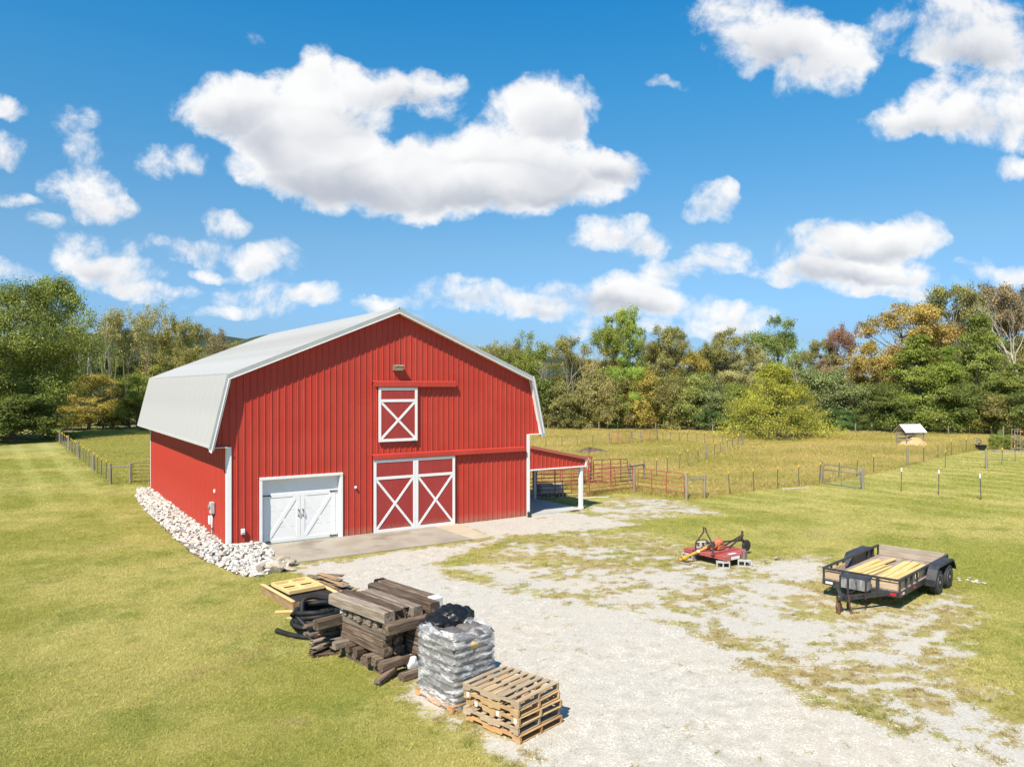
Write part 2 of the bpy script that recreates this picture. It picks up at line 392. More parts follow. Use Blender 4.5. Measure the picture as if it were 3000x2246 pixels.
near_px = [(1600, 1515), (1720, 1482), (1790, 1452), (1880, 1452), (1990, 1468), (2090, 1492), (2130, 1512), (2010, 1512), (1900, 1530), (1780, 1530)]
edge_px = [(770, 1730), (830, 1745), (900, 1830), (960, 1900), (1060, 1960), (1180, 2060), (1320, 2140), (1420, 2220), (1600, 2300), (1640, 2230), (1520, 2150), (1330, 2060), (1100, 1930), (960, 1790), (880, 1720)]
bare_px = [(2200, 1660), (2300, 1638), (2395, 1630), (2420, 1690), (2350, 1712), (2240, 1700)]
trail_px = [(2440, 1700), (2560, 1760), (2740, 1770), (2810, 1740), (2850, 1800), (2800, 1880), (2850, 1990), (3000, 2080), (2700, 2000), (2480, 1830)]
def gp(L_): return [xy(G(*p)) for p in L_]
def vnoise(x, y, seed):
    tab = np.random.default_rng(seed).random((64, 64)); xi = np.floor(x).astype(int); yi = np.floor(y).astype(int); fx, fy = x - xi, y - yi
    fx = fx * fx * (3 - 2 * fx); fy = fy * fy * (3 - 2 * fy); t = lambda i, j: tab[(xi + i) % 64, (yi + j) % 64]
    return (t(0, 0) * (1 - fx) + t(1, 0) * fx) * (1 - fy) + (t(0, 1) * (1 - fx) + t(1, 1) * fx) * fy
def fbm2(x, y, f, seed, oct=5, gain=.6):
    v = 0; w = 0
    for k in range(oct): v = v + vnoise(x * f * 2 ** k + 7.3 * k, y * f * 2 ** k + 3.1 * k, seed + k) * gain ** k; w += gain ** k
    return v / w
GS = .09
gx = np.arange(-9.5, 22, GS); gy = np.arange(7.5, 39.5, GS); GX, GY = np.meshgrid(gx, gy)
def sstep(d, a, b): t = np.clip((d - a) / (b - a), 0, 1); return t * t * (3 - 2 * t)
cover = 1.0 * sstep(dist_poly(GX, GY, gp(core_px)), -.35, .9)
cover = np.maximum(cover, .50 * sstep(dist_poly(GX, GY, gp(half_px)), -.7, 1.1))
cover = np.maximum(cover, .33 * sstep(dist_poly(GX, GY, gp(band_px)), -.7, 1.0))
cover = np.maximum(cover, .44 * sstep(dist_poly(GX, GY, gp(near_px)), -.5, 1.0))
cover = np.maximum(cover, .40 * sstep(dist_poly(GX, GY, gp(edge_px)), -.3, .5))
cover = np.maximum(cover, .90 * sstep(dist_poly(GX, GY, gp(bare_px)), -.6, .7))
cover = np.maximum(cover, .44 * sstep(dist_poly(GX, GY, gp(trail_px)), -.7, .8))
# weeds: where the mat noise rises over what the gravel allows (positive = gravel shows)
def field(x, y, c): return .345 + .365 * c - (.34 * fbm2(x, y * 1.2, .7, 1, 3) + .66 * fbm2(x, y * 1.2, 3.0, 20, 4, .75))
stony = field(GX, GY, cover)
def at_grid(A, x, y, out):
    i = np.clip(((y - gy[0]) / GS).astype(int), 0, len(gy) - 1); j = np.clip(((x - gx[0]) / GS).astype(int), 0, len(gx) - 1)
    return np.where((x > gx[0]) & (x < gx[-1]) & (y > gy[0]) & (y < gy[-1]), A[i, j], out)
def cover_at(x, y): return at_grid(cover, x, y, 0)
def stony_at(x, y): return at_grid(stony, x, y, -1)

def gravel_mat():
    m, nt, b = mat_new('gravel'); P = coords(nt, 'World', (1, 1, 0))
    at = N_(nt, 'ShaderNodeAttribute', attribute_name='cover').outputs['Fac']
    # broken limestone, with warmer dusty areas
    vor = N_(nt, 'ShaderNodeTexVoronoi', ins={'Scale': 34.0, 'Vector': P}); vc = N_(nt, 'ShaderNodeSeparateColor', ins={0: vor.outputs['Color']})
    g = mixc(nt, vc.outputs[0], (.360, .333, .290), (.535, .502, .447))
    vor2 = N_(nt, 'ShaderNodeTexVoronoi', ins={'Scale': 75.0, 'Vector': P}); vc2 = N_(nt, 'ShaderNodeSeparateColor', ins={0: vor2.outputs['Color']})
    g = mixc(nt, .4, g, mixc(nt, vc2.outputs[1], (.298, .276, .240), (.572, .54, .486)))
    dust = ramp(nt, noise_(nt, P, .28, 5, .6), .40, .66)
    g = mixc(nt, N_(nt, 'ShaderNodeMath', operation='MULTIPLY', ins={0: dust, 1: .45}).outputs[0], g, (.49, .425, .335))
    tr = ramp(nt, noise_(nt, coords(nt, 'World', (.9, .35, 0)), .9, 5, .7), .58, .75)
    g = mixc(nt, N_(nt, 'ShaderNodeMath', operation='MULTIPLY', ins={0: tr, 1: .2}).outputs[0], g, (.29, .24, .175))
    # weeds: greener and straw-coloured
    lc = lawn_color(nt); dry = N_(nt, 'ShaderNodeMath', operation='MULTIPLY', ins={0: ramp(nt, noise_(nt, vadd(nt, P, (9, 3, 0)), .6, 4, .6), .70, .42), 1: ramp(nt, at, .08, .30)}).outputs[0]
    w = mixc(nt, dry, lc, (.325, .258, .115))
    st = N_(nt, 'ShaderNodeAttribute', attribute_name='stony').outputs['Fac']
    fine = N_(nt, 'ShaderNodeMath', operation='SUBTRACT', ins={0: noise_(nt, P, 16, 5, .75), 1: .5}).outputs[0]
    f = ramp(nt, N_(nt, 'ShaderNodeMath', operation='ADD', ins={0: st, 1: mul_(nt, fine, .80)}).outputs[0], -.022, .022)
    nt.links.new(mixc(nt, f, w, g), b.inputs['Base Color']); b.inputs['Roughness'].default_value = .92; b.inputs['Specular IOR Level'].default_value = .15
    hb = N_(nt, 'ShaderNodeMath', operation='ADD', ins={0: vor.outputs['Distance'], 1: noise_(nt, P, 40, 4, .7)}).outputs[0]
    bump_(nt, b, hb, .30, .02); return m
MAT_GRAVEL = gravel_mat()
ny, nx = GX.shape
idx = np.arange(nx * ny).reshape(ny, nx)
q = np.stack([idx[:-1, :-1], idx[:-1, 1:], idx[1:, 1:], idx[1:, :-1]], -1).reshape(-1, 4)
q = q[(cover.ravel()[q].max(1) > .02)]
used = np.unique(q); remap = np.zeros(nx * ny, int); remap[used] = np.arange(len(used))
vv = np.stack([GX.ravel(), GY.ravel(), np.where(cover.ravel() > .05, .007, -.006)], 1)[used]
tag(put('gravel_drive', np_mesh('gravel_drive', vv, remap[q], MAT_GRAVEL, point_attr={'cover': cover.ravel()[used], 'stony': stony.ravel()[used]})),
    'pale limestone gravel drive with weeds and dry grass growing through it', 'gravel drive', kind='structure')

# far wooded ridge
def ridge():
    xs = np.linspace(-700, 700, 150); ds = np.linspace(0, 1, 12); V = []
    for d in ds:
        for x in xs:
            base = 44 * math.exp(-((x + 330) / 260) ** 2) + 16 * math.exp(-((x - 60) / 300) ** 2) + 6
            n = 3.0 * math.sin(x * .031 + 1) + 2.0 * math.sin(x * .083) + 1.6 * rnd.random()
            V.append((x + 4 * rnd.random(), 560 + d * 160 + 5 * rnd.random(), math.sin(min(1, d * 1.25) * math.pi / 2) * (base + n) + (1.5 * rnd.random() if d else -.5)))
    n = len(xs); F = [(i * n + j, i * n + j + 1, (i + 1) * n + j + 1, (i + 1) * n + j) for i in range(len(ds) - 1) for j in range(n - 1)]
    me = np_mesh('hills', V, F, M('ridge_forest', (.030, .045, .030), (.060, .075, .042), scale=.05, rough=.95, bump=.8, bscale=.2, kind='World', spec=.05))
    tag(put('hills', me), 'dark wooded ridge far behind the trees', 'hills', kind='structure')
ridge()
# ------------------------------------------------------------------ barn
TH = .5861; BX, BY = -9.485, 24.889; BW, BL = 12.25, 16.68
T_ = Vector((math.cos(TH), math.sin(TH), 0)); IN_ = Vector((-math.sin(TH), math.cos(TH), 0))
def bw(u, v, z=0.0): return Vector((BX, BY, z)) + T_ * u + IN_ * v            # barn coordinates to world
def painted(name, c1, c2, rough=.45, dirt=(.3, .22, .17)):
    """coil-coated steel: slight fading, dust low on the wall, faint vertical streaks"""
    m, nt, b = mat_new(name); P = coords(nt, 'Object')
    f = ramp(nt, noise_(nt, P, .8, 5), .3, .7); col = mixc(nt, f, c1, c2)
    st = ramp(nt, noise_(nt, coords(nt, 'Object', (6, 6, .35)), 2.5, 5, .6), .52, .8)
    col = mixc(nt, N_(nt, 'ShaderNodeMath', operation='MULTIPLY', ins={0: st, 1: .16}).outputs[0], col, dirt)
    zz = N_(nt, 'ShaderNodeSeparateXYZ', ins={0: P}).outputs[2]                          # mud splashed up by rain off the eaves
    sl = N_(nt, 'ShaderNodeMath', operation='SUBTRACT', ins={0: zz, 1: mul_(nt, noise_(nt, coords(nt, 'Object', (5, 5, 1.5)), 2.2, 5, .7), .55)}).outputs[0]
    col = mixc(nt, mul_(nt, ramp(nt, sl, .12, -.22), .55), col, (.34, .17, .11))
    sp = ramp(nt, noise_(nt, P, 30, 2), .72, .78)
    col = mixc(nt, N_(nt, 'ShaderNodeMath', operation='MULTIPLY', ins={0: sp, 1: .25}).outputs[0], col, (.6, .45, .4))
    nt.links.new(col, b.inputs['Base Color']); b.inputs['Roughness'].default_value = rough
    b.inputs['Specular IOR Level'].default_value = .4
    bump_(nt, b, noise_(nt, P, 3.5, 3), .10, .02); return m
RED = painted('red_siding', (.41, .038, .024), (.45, .049, .032))
RED_D = painted('red_door_sheet', (.31, .033, .030), (.345, .041, .037), rough=.5)
WHITE = M('white_trim', (.76, .76, .76), (.70, .69, .67), scale=2.5, rough=.5, lo=.45, hi=.8)
WHITE_DOOR = M('white_door', (.78, .78, .78), (.74, .735, .73), scale=1.2, rough=.45, bump=.05, bscale=120)
ROOF = M('white_roof_metal', (.455, .452, .447), (.42, .418, .413), scale=.7, rough=.45, bump=.04, bscale=3, spec=.18, c3=(.385, .372, .352), s3=.35, lo3=.52, hi3=.75)
RAKE = M('rake_grey', (.40, .415, .42), (.36, .37, .375), scale=1.5, rough=.45)
BLACK = M('black_iron', (.012, .012, .013), (.03, .028, .028), scale=9, rough=.5)
CONC = M('concrete', (.285, .245, .19), (.35, .31, .25), scale=.9, rough=.85, bump=.15, bscale=60, c3=(.205, .17, .125), s3=.55, lo3=.56, hi3=.72)
CONC_T = M('new_concrete', (.43, .355, .25), (.47, .40, .30), scale=1.2, rough=.85, bump=.15, bscale=60)
CONC_L = M('shed_concrete', (.40, .40, .39), (.45, .45, .44), scale=.8, rough=.85, bump=.12, bscale=50)

barn = thing('barn', 'large red metal gambrel barn with white roof and white-trimmed doors', 'barn', (BX, BY, 0), TH)
ZE, ZK, ZA, XO = 3.46, 5.856, 8.374, .56
def ztop(x):
    x = min(x, BW - x)
    return ZK + x * (ZA - ZK) / (BW / 2) - .03 if x >= 0 else ZK + x / XO * (ZK - ZE) - .03
RIB = .2286
def rib_profile(x0, x1, phase=.10, h=.026, mh=.005):
    """x positions and outward depth across one sheet"""
    pts = [(x0, 0.0), (x1, 0.0)]
    k = math.ceil((x0 - phase) / RIB) - 1
    while phase + k * RIB < x1 + RIB:
        c = phase + k * RIB
        for dx, d in ((-.030, 0), (-.014, h), (.014, h), (.030, 0)): pts.append((c + dx, d))
        for m_ in (.076, .152):
            for dx, d in ((-.014, 0), (-.007, mh), (.007, mh), (.014, 0)): pts.append((c + m_ + dx, d))
        k += 1
    pts = sorted(p for p in pts if x0 - 1e-6 <= p[0] <= x1 + 1e-6)
    return pts
# front sheets
GX0, GX1, GZ = 1.15, 3.92, 2.27
edges = sorted([-XO, 0.0] + [k * .9144 for k in range(1, 14)] + [BW, BW + XO])
for a, b in zip(edges[:-1], edges[1:]):
    pts = rib_profile(a, b); xs = [p[0] for p in pts]
    for c in (GX0, GX1, BW / 2):
        if a < c < b and min(abs(c - x) for x in xs) > 1e-4: pts.append((c, 0.0))
    pts.sort(); m = MB()
    for (xa, da), (xb, db) in zip(pts[:-1], pts[1:]):
        if xb - xa < 1e-6: continue
        mid = (xa + xb) / 2
        z0 = ZE if (mid < 0 or mid > BW) else (GZ if GX0 < mid < GX1 else .02)
        m.add([(xa, -da, z0), (xb, -db, z0), (xb, -db, ztop(xb)), (xa, -da, ztop(xa))], [(0, 1, 2, 3)])
    m.build('wall_panel', RED, barn)
# side sheets
mside = {}
nsid = 18; wsid = BL / nsid
pts = rib_profile(0, wsid, phase=.115); m = MB()
for (ya, da), (yb, db) in zip(pts[:-1], pts[1:]):
    if yb - ya > 1e-6: m.add([(-da, ya, .02), (-da, ya, ZE + .03), (-db, yb, ZE + .03), (-db, yb, .02)], [(0, 1, 2, 3)])
side_me = m.mesh('wall_panel', RED)
for i in range(nsid): put('wall_panel', side_me, barn, XF((0, i * wsid, 0)))
rside = MB()
for (ya, da), (yb, db) in zip(pts[:-1], pts[1:]):
    if yb - ya > 1e-6: rside.add([(da, ya, .02), (db, yb, .02), (db, yb, ZE + .03), (da, ya, ZE + .03)], [(0, 1, 2, 3)])
rs_me = rside.mesh('wall_panel', RED)
for i in range(nsid): put('wall_panel', rs_me, barn, XF((BW, i * wsid, 0)))
MB().add([(-XO, BL, ZE), (0, BL, ZE), (0, BL, 0), (BW, BL, 0), (BW, BL, ZE), (BW + XO, BL, ZE), (BW, BL, ZK), (BW / 2, BL, ZA - .04), (0, BL, ZK)],
         [(0, 1, 8), (1, 2, 3, 4, 6, 7, 8), (4, 5, 6)]).build('back_wall', RED, barn)
# roof sheets
OF = .305; RL = BL + OF + .336; nroof = 19; wr = RL / nroof
def roof_mesh(A, B):
    A = np.array(A); B = np.array(B); d = B - A; nrm = np.array([-d[1], d[0]]); nrm /= np.linalg.norm(nrm)
    if nrm[1] < 0: nrm = -nrm
    m = MB(); pts = rib_profile(0, wr, phase=.115, h=.042, mh=.018)
    for (ya, da), (yb, db) in zip(pts[:-1], pts[1:]):
        if yb - ya < 1e-6: continue
        V = []
        for (P, yy, dd) in ((A, ya, da), (A, yb, db), (B, yb, db), (B, ya, da)):
            p = P + nrm * (dd + .02); V.append((p[0], yy, p[1]))
        m.add(V, [(0, 1, 2, 3)])
    return m.mesh('roof_panel', ROOF)
WL = 6.683 - BW / 2
slopes = [((BW / 2, ZA), (-.03, ZK - .01)), ((0, ZK), (-WL, ZE - .01)), ((BW / 2, ZA), (BW + .03, ZK - .01)), ((BW, ZK), (BW + WL, ZE - .01))]
for A, B in slopes:
    me = roof_mesh(A, B)
    for i in range(nroof): put('roof_panel', me, barn, XF((0, -OF + i * wr, 0)))
# ridge cap, rake boards, soffits
rc = MB()
for s in (-1, 1): rc.beam((BW / 2 + s * .10, -OF - .02, ZA + .045 - .045), (BW / 2 + s * .10, RL - OF, ZA), .24, .012, up=(s * .38, 0, .92))
rc.build('ridge_cap', ROOF, barn)
for A, B in slopes:
    a = Vector((A[0], -OF, A[1] - .06)); b = Vector((B[0], -OF, B[1] - .06 if B[1] < 4 else B[1] - .06))
    upv = (0, 0, 1) if abs(A[0] - B[0]) > 1 else (1, 0, .3)
    rk = board('rake_trim', a, b, .05, .17, RAKE, barn, up=upv); ax = rk.matrix_local.to_3x3() @ Vector((0, 0, 1)); ax *= 1 if (abs(A[0] - B[0]) > 1 and ax.z > 0) or (abs(A[0] - B[0]) <= 1 and (ax.x > 0) == (A[0] > BW / 2)) else -1
    board('rake_drip', a - ax * .095 + Vector((0, -.012, 0)), b - ax * .095 + Vector((0, -.012, 0)), .05, .035, WHITE, barn, up=upv)
    d = (b - a).normalized(); up = Vector((0, 1, 0)).cross(d) * (1 if A[0] > B[0] or True else -1)
    MB().add([(A[0], -OF, A[1] - .13), (B[0], -OF, B[1] - .13), (B[0], .02, B[1] - .13), (A[0], .02, A[1] - .13)], [(0, 1, 2, 3)]).build('soffit', WHITE, barn)
for s, x0 in ((-1, 0), (1, BW)):
    MB().box((x0 + s * (WL / 2 + .0), BL / 2, ZE - .012), (WL, RL - .3, .02)).build('soffit', WHITE, barn)
    MB().box((x0 + s * (WL + .012), (RL) / 2 - OF, ZE + .02), (.02, RL, .09)).build('eave_trim', WHITE, barn)
# corner posts
def corner(x, y, sx, sy):
    m = MB().box((x + sx * (-.065), y + sy * .013, ZE / 2), (.15, .026, ZE - .02)); m.box((x + sx * .013, y - sy * .05, ZE / 2), (.026, .12, ZE - .02))
    m.build('corner_trim', WHITE, barn, bevel=.004)
corner(0, -.022, -1, -1); corner(BW, -.022, 1, -1); corner(0, BL + .022, -1, 1)
# garage door
fr = MB(); fr.box((1.105, -.03, 1.165), (.09, .06, 2.33)).box((3.965, -.03, 1.165), (.09, .06, 2.33)).box((2.535, -.035, 2.315), (2.95, .07, .09))
fr.build('door_frame', WHITE, barn, bevel=.004)
jm = MB(); jm.box((1.16, .07, 1.13), (.02, .14, 2.26)).box((3.91, .07, 1.13), (.02, .14, 2.26)).box((2.535, .07, 2.26), (2.77, .14, .02)); jm.build('door_jamb', WHITE, barn)
gd = MB().box((2.535, .165, 1.13), (2.75, .03, 2.24)).build('garage_door', WHITE_DOOR, barn)
for z in (0.0, .565, 1.13, 1.695): MB().box((2.535, .148, z + .285), (2.72, .012, .553)).build('door_section', WHITE_DOOR, gd, bevel=.006)
def dboard(par, a, b, w, d, y, mat, name='trim_board'): return board(name, (a[0], y, a[1]), (b[0], y, b[1]), d, w, mat, par, up=(0, 0, 1) if abs(a[0] - b[0]) > 1e-3 else (1, 0, 0))
DY = .130
for x0, x1 in ((1.50, 2.48), (2.56, 3.60)):
    pass
for x in (1.32, 2.44, 2.60, 3.72): dboard(gd, (x, .08), (x, 1.74), .14, .014, DY + .004, WHITE_DOOR)
for z in (.12, 1.68): dboard(gd, (1.20, z), (3.86, z), .13, .014, DY + .005, WHITE_DOOR)
for x0, x1 in ((1.40, 2.36), (2.68, 3.64)):
    dboard(gd, (x0, .20), (x1, 1.60), .12, .014, DY + .003, WHITE_DOOR, 'cross_board'); dboard(gd, (x0, 1.60), (x1, .20), .12, .011, DY + .006, WHITE_DOOR, 'cross_board')
for x, s in ((1.19, 1), (3.87, -1)):
    for z in (.10, 1.70):
        h = MB().box((x + s * .12, DY - .018, z), (.26, .012, .035)); h.lathe([(.001, -.006), (.03, -.005), (.03, .005), (.001, .006)], 10, T=lambda a, b_, c, x=x, s=s, z=z: (x + s * .26 + a, DY - .018 + c, z + b_)); h.build('hinge', BLACK, gd)
for x in (2.45, 2.60):
    h = MB().tube([(x, DY - .02, .92), (x, DY - .06, .95), (x, DY - .065, 1.03), (x, DY - .06, 1.10), (x, DY - .02, 1.13)], .011, 6); h.box((x, DY - .016, .92), (.035, .012, .05)).box((x, DY - .016, 1.13), (.035, .012, .05)); h.build('handle', BLACK, gd)
MB().tube([(3.925, -.015, 2.2), (3.86, .02, 1.75), (3.87, .03, 1.5), (3.90, .0, .7), (3.91, -.005, .1)], .012, 5).build('weather_strip', WHITE, barn)
# sliding doors
def sliding(x0, x1, z0, z1, zr, label):
    t = tag(MB().box(((x0 + x1) / 2, -.085, (z0 + z1) / 2), (x1 - x0, .04, z1 - z0)).build('sliding_door', RED_D, barn), label)
    y = -.112; w = .105
    dboard(t, (x0 + w / 2, z0), (x0 + w / 2, z1), w, .022, y, WHITE); dboard(t, (x1 - w / 2, z0), (x1 - w / 2, z1), w, .022, y, WHITE)
    dboard(t, (x0 + w, z0 + w / 2), (x1 - w, z0 + w / 2), w, .022, y, WHITE); dboard(t, (x0 + w, z1 - w / 2), (x1 - w, z1 - w / 2), w, .022, y, WHITE)
    dboard(t, (x0 + w, zr), (x1 - w, zr), w, .022, y, WHITE)
    dboard(t, (x0 + w, z0 + w), (x1 - w, zr - w * .5), w * .85, .020, y + .003, WHITE, 'cross_board'); dboard(t, (x0 + w, zr - w * .5), (x1 - w, z0 + w), w * .85, .016, y + .006, WHITE, 'cross_board')
    return t
sliding(5.18, 6.892, .04, 2.74, 2.05, 'left half of the big red sliding door'); sliding(6.898, 8.61, .04, 2.74, 2.05, 'right half of the big red sliding door')
sliding(5.37, 6.97, 3.40, 5.43, 4.93, 'red hay loft door with white cross')
def track(x0, x1, z0, z1):
    prof = [(-.022, z1), (-.05, z1), (-.165, z1 - .04), (-.175, z0 + .02), (-.165, z0), (-.15, z0), (-.15, z1 - .06), (-.022, z1 - .03)]
    m = MB().prism(prof, x0, x1, T=lambda a, b, c: (c, a, b)); t = m.build('track_cover', RED, barn)
track(5.15, 8.64, 5.44, 5.68); track(5.13, 11.96, 2.75, 2.96)
MB().box((6.85, -.1, 3.36), (.05, .06, .10)).build('door_stop', BLACK, barn)
# lean-to on the right
LZ0, LZ1, LX = 2.94, 2.31, 15.30
m = MB(); pts = rib_profile(BW + .06, LX, phase=.10)
for (xa, da), (xb, db) in zip(pts[:-1], pts[1:]):
    if xb - xa > 1e-6:
        f = lambda x: LZ0 + (x - BW) / (LX - BW) * (LZ1 - LZ0) - .03
        m.add([(xa, -da, 1.94), (xb, -db, 1.94), (xb, -db, f(xb)), (xa, -da, f(xa))], [(0, 1, 2, 3)])
m.build('lean_to_panel', RED, barn)
board('lean_to_rake', (BW + .03, -.06, LZ0 - .03), (LX + .06, -.06, LZ1 - .04), .09, .13, RED, barn)
board('lean_to_trim', (BW + .05, -.03, 1.925), (LX, -.03, 1.925), .07, .05, WHITE, barn); board('lean_to_trim', (LX + .01, -.03, 1.90), (LX + .01, -.03, 2.26), .07, .06, WHITE, barn, up=(1, 0, 0))
MB().box((LX + .07, -.02, LZ1 - .06), (.13, .12, .11)).box((LX + .07, BL / 2, LZ1 - .06), (.12, BL - .1, .10)).build('gutter', WHITE, barn, bevel=.01)
m = MB(); m.add([(BW, -.05, LZ0 + .02), (LX + .1, -.05, LZ1 + .015), (LX + .1, BL, LZ1 + .015), (BW, BL, LZ0 + .02)], [(0, 1, 2, 3)]); m.build('lean_to_roof', ROOF, barn)
for v in (0.09, 3.65, 7.3, 11.0, 14.6):
    MB().box((15.12, v, .97), (.15, .15, 1.92)).box((15.12, v, .06), (.18, .18, .12)).build('lean_to_post', WHITE, barn, bevel=.006)
board('lean_to_beam', (15.12, .17, 1.98), (15.12, BL, 1.98), .05, .22, M('beam_wood', (.30, .22, .13), (.22, .15, .09), scale=3, stretch=(.5, 4, 4)), barn)
# slabs
apron = thing('concrete_apron', 'weathered concrete apron in front of the barn doors', 'concrete apron', (BX, BY, 0), TH); apron['kind'] = 'structure'
for x0, x1, mt in ((1.10, 3.55, CONC), (3.562, 6.10, CONC), (6.112, 7.70, CONC), (7.712, 8.72, CONC_T)):
    MB().prism([(x0, -.02), (x1 + (.0 if mt is CONC else .02), -.02), (x1 - (0 if mt is CONC else .25), -3.02), (x0, -3.02)][::-1], -.08, .045).build('slab', mt, apron, bevel=.006)
lslab = tag(MB().box((13.72, 8.0, -.02), (2.90, 16.1, .12)).build('shed_slab', CONC_L, M4=Matrix.Translation((BX, BY, 0)) @ Matrix.Rotation(TH, 4, 'Z')), 'pale concrete slab under the lean-to roof', 'concrete slab', kind='structure')

def on_barn(name, label, cat, u, v, z=0.0, rz=0.0): return thing(name, label, cat, tuple(bw(u, v, z)), TH + rz)
# wall light
LAMP_B = M('lamp_bronze', (.20, .16, .11), (.26, .21, .15), scale=6, rough=.5); LAMP_G = M('lamp_lens', (.52, .50, .44), (.44, .42, .36), scale=12, rough=.15)
t = on_barn('wall_light', 'tan floodlight fixed high on the barn gable', 'light', 6.165, -.02, 6.18)
MB().prism([(0, .10), (-.20, .10), (-.27, .04), (-.14, -.12), (0, -.12)], -.19, .19, T=lambda a, b, c: (c, a, b)).build('housing', LAMP_B, t, bevel=.008)
MB().add([(-.165, -.272, .045), (.165, -.272, .045), (.165, -.150, -.112), (-.165, -.150, -.112)], [(0, 1, 2, 3)]).build('lens', LAMP_G, t)
# boxes
GREYP = M('grey_enclosure', (.52, .53, .53), (.45, .46, .46), scale=5, rough=.5)
t = on_barn('electric_meter', 'grey electric meter box with conduit on the left wall', 'meter', -.02, 1.80)
MB().box((-.075, 0, 1.20), (.13, .27, .40)).build('meter_box', GREYP, t, bevel=.012)
MB().lathe([(.001, 0), (.085, 0), (.08, .05), (.03, .07), (.001, .07)], 16, T=lambda a, b, c: (-.14 - c, a - .01, 1.25 + b)).build('meter_dial', M('dial_glass', (.25, .26, .27), rough=.1), t)
MB().tube([(-.07, 0, 1.0), (-.07, 0, .5), (-.07, 0, 0)], .034, 10).build('conduit', GREYP, t, smooth=True); MB().box((-.07, 0, .48), (.09, .12, .02)).build('strap', BLACK, t)
t = on_barn('breaker_box', 'small white box low on the left wall behind the meter', 'electric box', -.02, 2.25, .55); MB().box((-.05, 0, .15), (.08, .16, .30)).build('box', WHITE, t, bevel=.008); MB().box((-.094, 0, .16), (.008, .12, .2)).build('cover', WHITE, t)
t = on_barn('wall_switch', 'small white switch box on the left wall above the meter', 'switch', -.02, 1.58, 1.75); MB().box((-.035, 0, .06), (.05, .08, .12)).build('box', WHITE, t, bevel=.006); MB().box((-.064, 0, .06), (.008, .05, .08)).build('cover', WHITE, t)
t = on_barn('outlet_box', 'grey-white outlet box low on the front wall by the garage door', 'outlet', .50, -.02, .50); MB().box((0, -.06, .10), (.13, .09, .19)).build('box', GREYP, t, bevel=.01); MB().box((0, -.11, .13), (.11, .02, .14)).build('cover', WHITE, t, bevel=.006)
t = on_barn('door_sensor', 'tiny white sensor knob between the garage and sliding doors', 'sensor', 4.50, -.02, 1.78); MB().lathe([(.03, 0), (.04, .03), (.03, .09), (.001, .1)], 12, T=lambda a, b, c: (a, -c, b)).build('knob', WHITE, t, smooth=True); MB().box((0, -.01, 0), (.07, .012, .10)).build('plate', WHITE, t)
t = on_barn('drain_outlet', 'black drain elbow at the foot of the right corner', 'drain', 12.18, -.10); MB().tube([(.0, .05, .14), (0, -.02, .10), (-.05, -.14, .07), (-.16, -.24, .06)], [.06, .065, .07, .07], 10).build('pipe', BLACK, t, smooth=True); MB().tube([(-.13, -.215, .062), (-.17, -.25, .06)], .082, 10).build('collar', BLACK, t)
t = on_barn('rust_plate', 'rusty steel plate lying at the edge of the lean-to slab', 'plate', 14.62, -.14, .012, .15); MB().box((0, 0, .012), (.42, .26, .012)).build('sheet', M('rust', (.16, .055, .03), (.09, .035, .022), scale=12, rough=.9), t, bevel=.003); MB().box((0, 0, .024), (.3, .03, .012)).build('bar', BLACK, t)
# ------------------------------------------------------------------ white rock bed
def rock_mesh(name, mat, seed, n=14, flat=.7):
    r = random.Random(seed); bm = bmesh.new()
    for i in range(n):
        a = r.uniform(0, 2 * math.pi); z = r.uniform(-1, 1); s = math.sqrt(1 - z * z); k = r.uniform(.80, 1.0)
        bm.verts.new((math.cos(a) * s * k * .5 * r.uniform(.9, 1.25), math.sin(a) * s * k * .5 * .8, z * k * .5 * flat))
    h = bmesh.ops.convex_hull(bm, input=bm.verts[:])
    bmesh.ops.delete(bm, geom=list({g for g in h['geom_interior'] + h['geom_unused'] if isinstance(g, bmesh.types.BMVert)}), context='VERTS')
    bmesh.ops.recalc_face_normals(bm, faces=bm.faces[:])
    me = bpy.data.meshes.new(name); bm.to_mesh(me); bm.free(); me.materials.append(mat); return me
ROCKW = M('white_limestone', (.44, .41, .365), (.565, .54, .495), scale=5, rough=.9, bump=.5, bscale=22, rand=.12, c3=(.50, .44, .36), s3=2.2, lo3=.60, hi3=.75, spec=.2)
ROCKT = M('tan_boulder', (.33, .27, .205), (.44, .38, .305), scale=4, rough=.9, bump=.6, bscale=16, rand=.12, c3=(.34, .25, .17), s3=1.6, spec=.2)
bed_px = [(398, 1462), (420, 1492), (446.9, 1519), (485, 1555), (528, 1593), (569.9, 1629), (615, 1652), (646.7, 1661), (701, 1688), (750.7, 1692), (823, 1672), (852, 1660), (845, 1647), (800, 1626), (770, 1604)]
bed = [xy(G(*p)) for p in bed_px]; w_ = lambda u, v: (bw(u, v).x, bw(u, v).y)
bed += [w_(1.0, -.05), w_(-.02, -.05), w_(-.02, 16.7), w_(-.5, 17.4)]
def bed_height(x, y):
    p = Vector((x - BX, y - BY, 0)); u = p.dot(T_); v = p.dot(IN_)
    d = max(0, -u) if v > 0 else math.hypot(max(0, -u, u - 1.0), -v)
    return .16 * max(0, 1 - d / 1.6)
bx0, bx1 = min(p[0] for p in bed), max(p[0] for p in bed); by0, by1 = min(p[1] for p in bed), max(p[1] for p in bed)
soil = M('bed_soil', (.20, .12, .065), (.28, .18, .10), scale=3, rough=.95, bump=.4, bscale=25, kind='World')
rock_bed = MB(); rock_bed.add([(x, y, .011) for x, y in bed], [tuple(range(len(bed)))[::-1]])
rock_bed = tag(rock_bed.build('rock_bed', soil), 'bed of broken white limestone rocks along the left barn wall', 'rock bed')
RM = [rock_mesh('rock', ROCKW, 100 + i, flat=.55 + .05 * (i % 5)) for i in range(8)]
cand = []
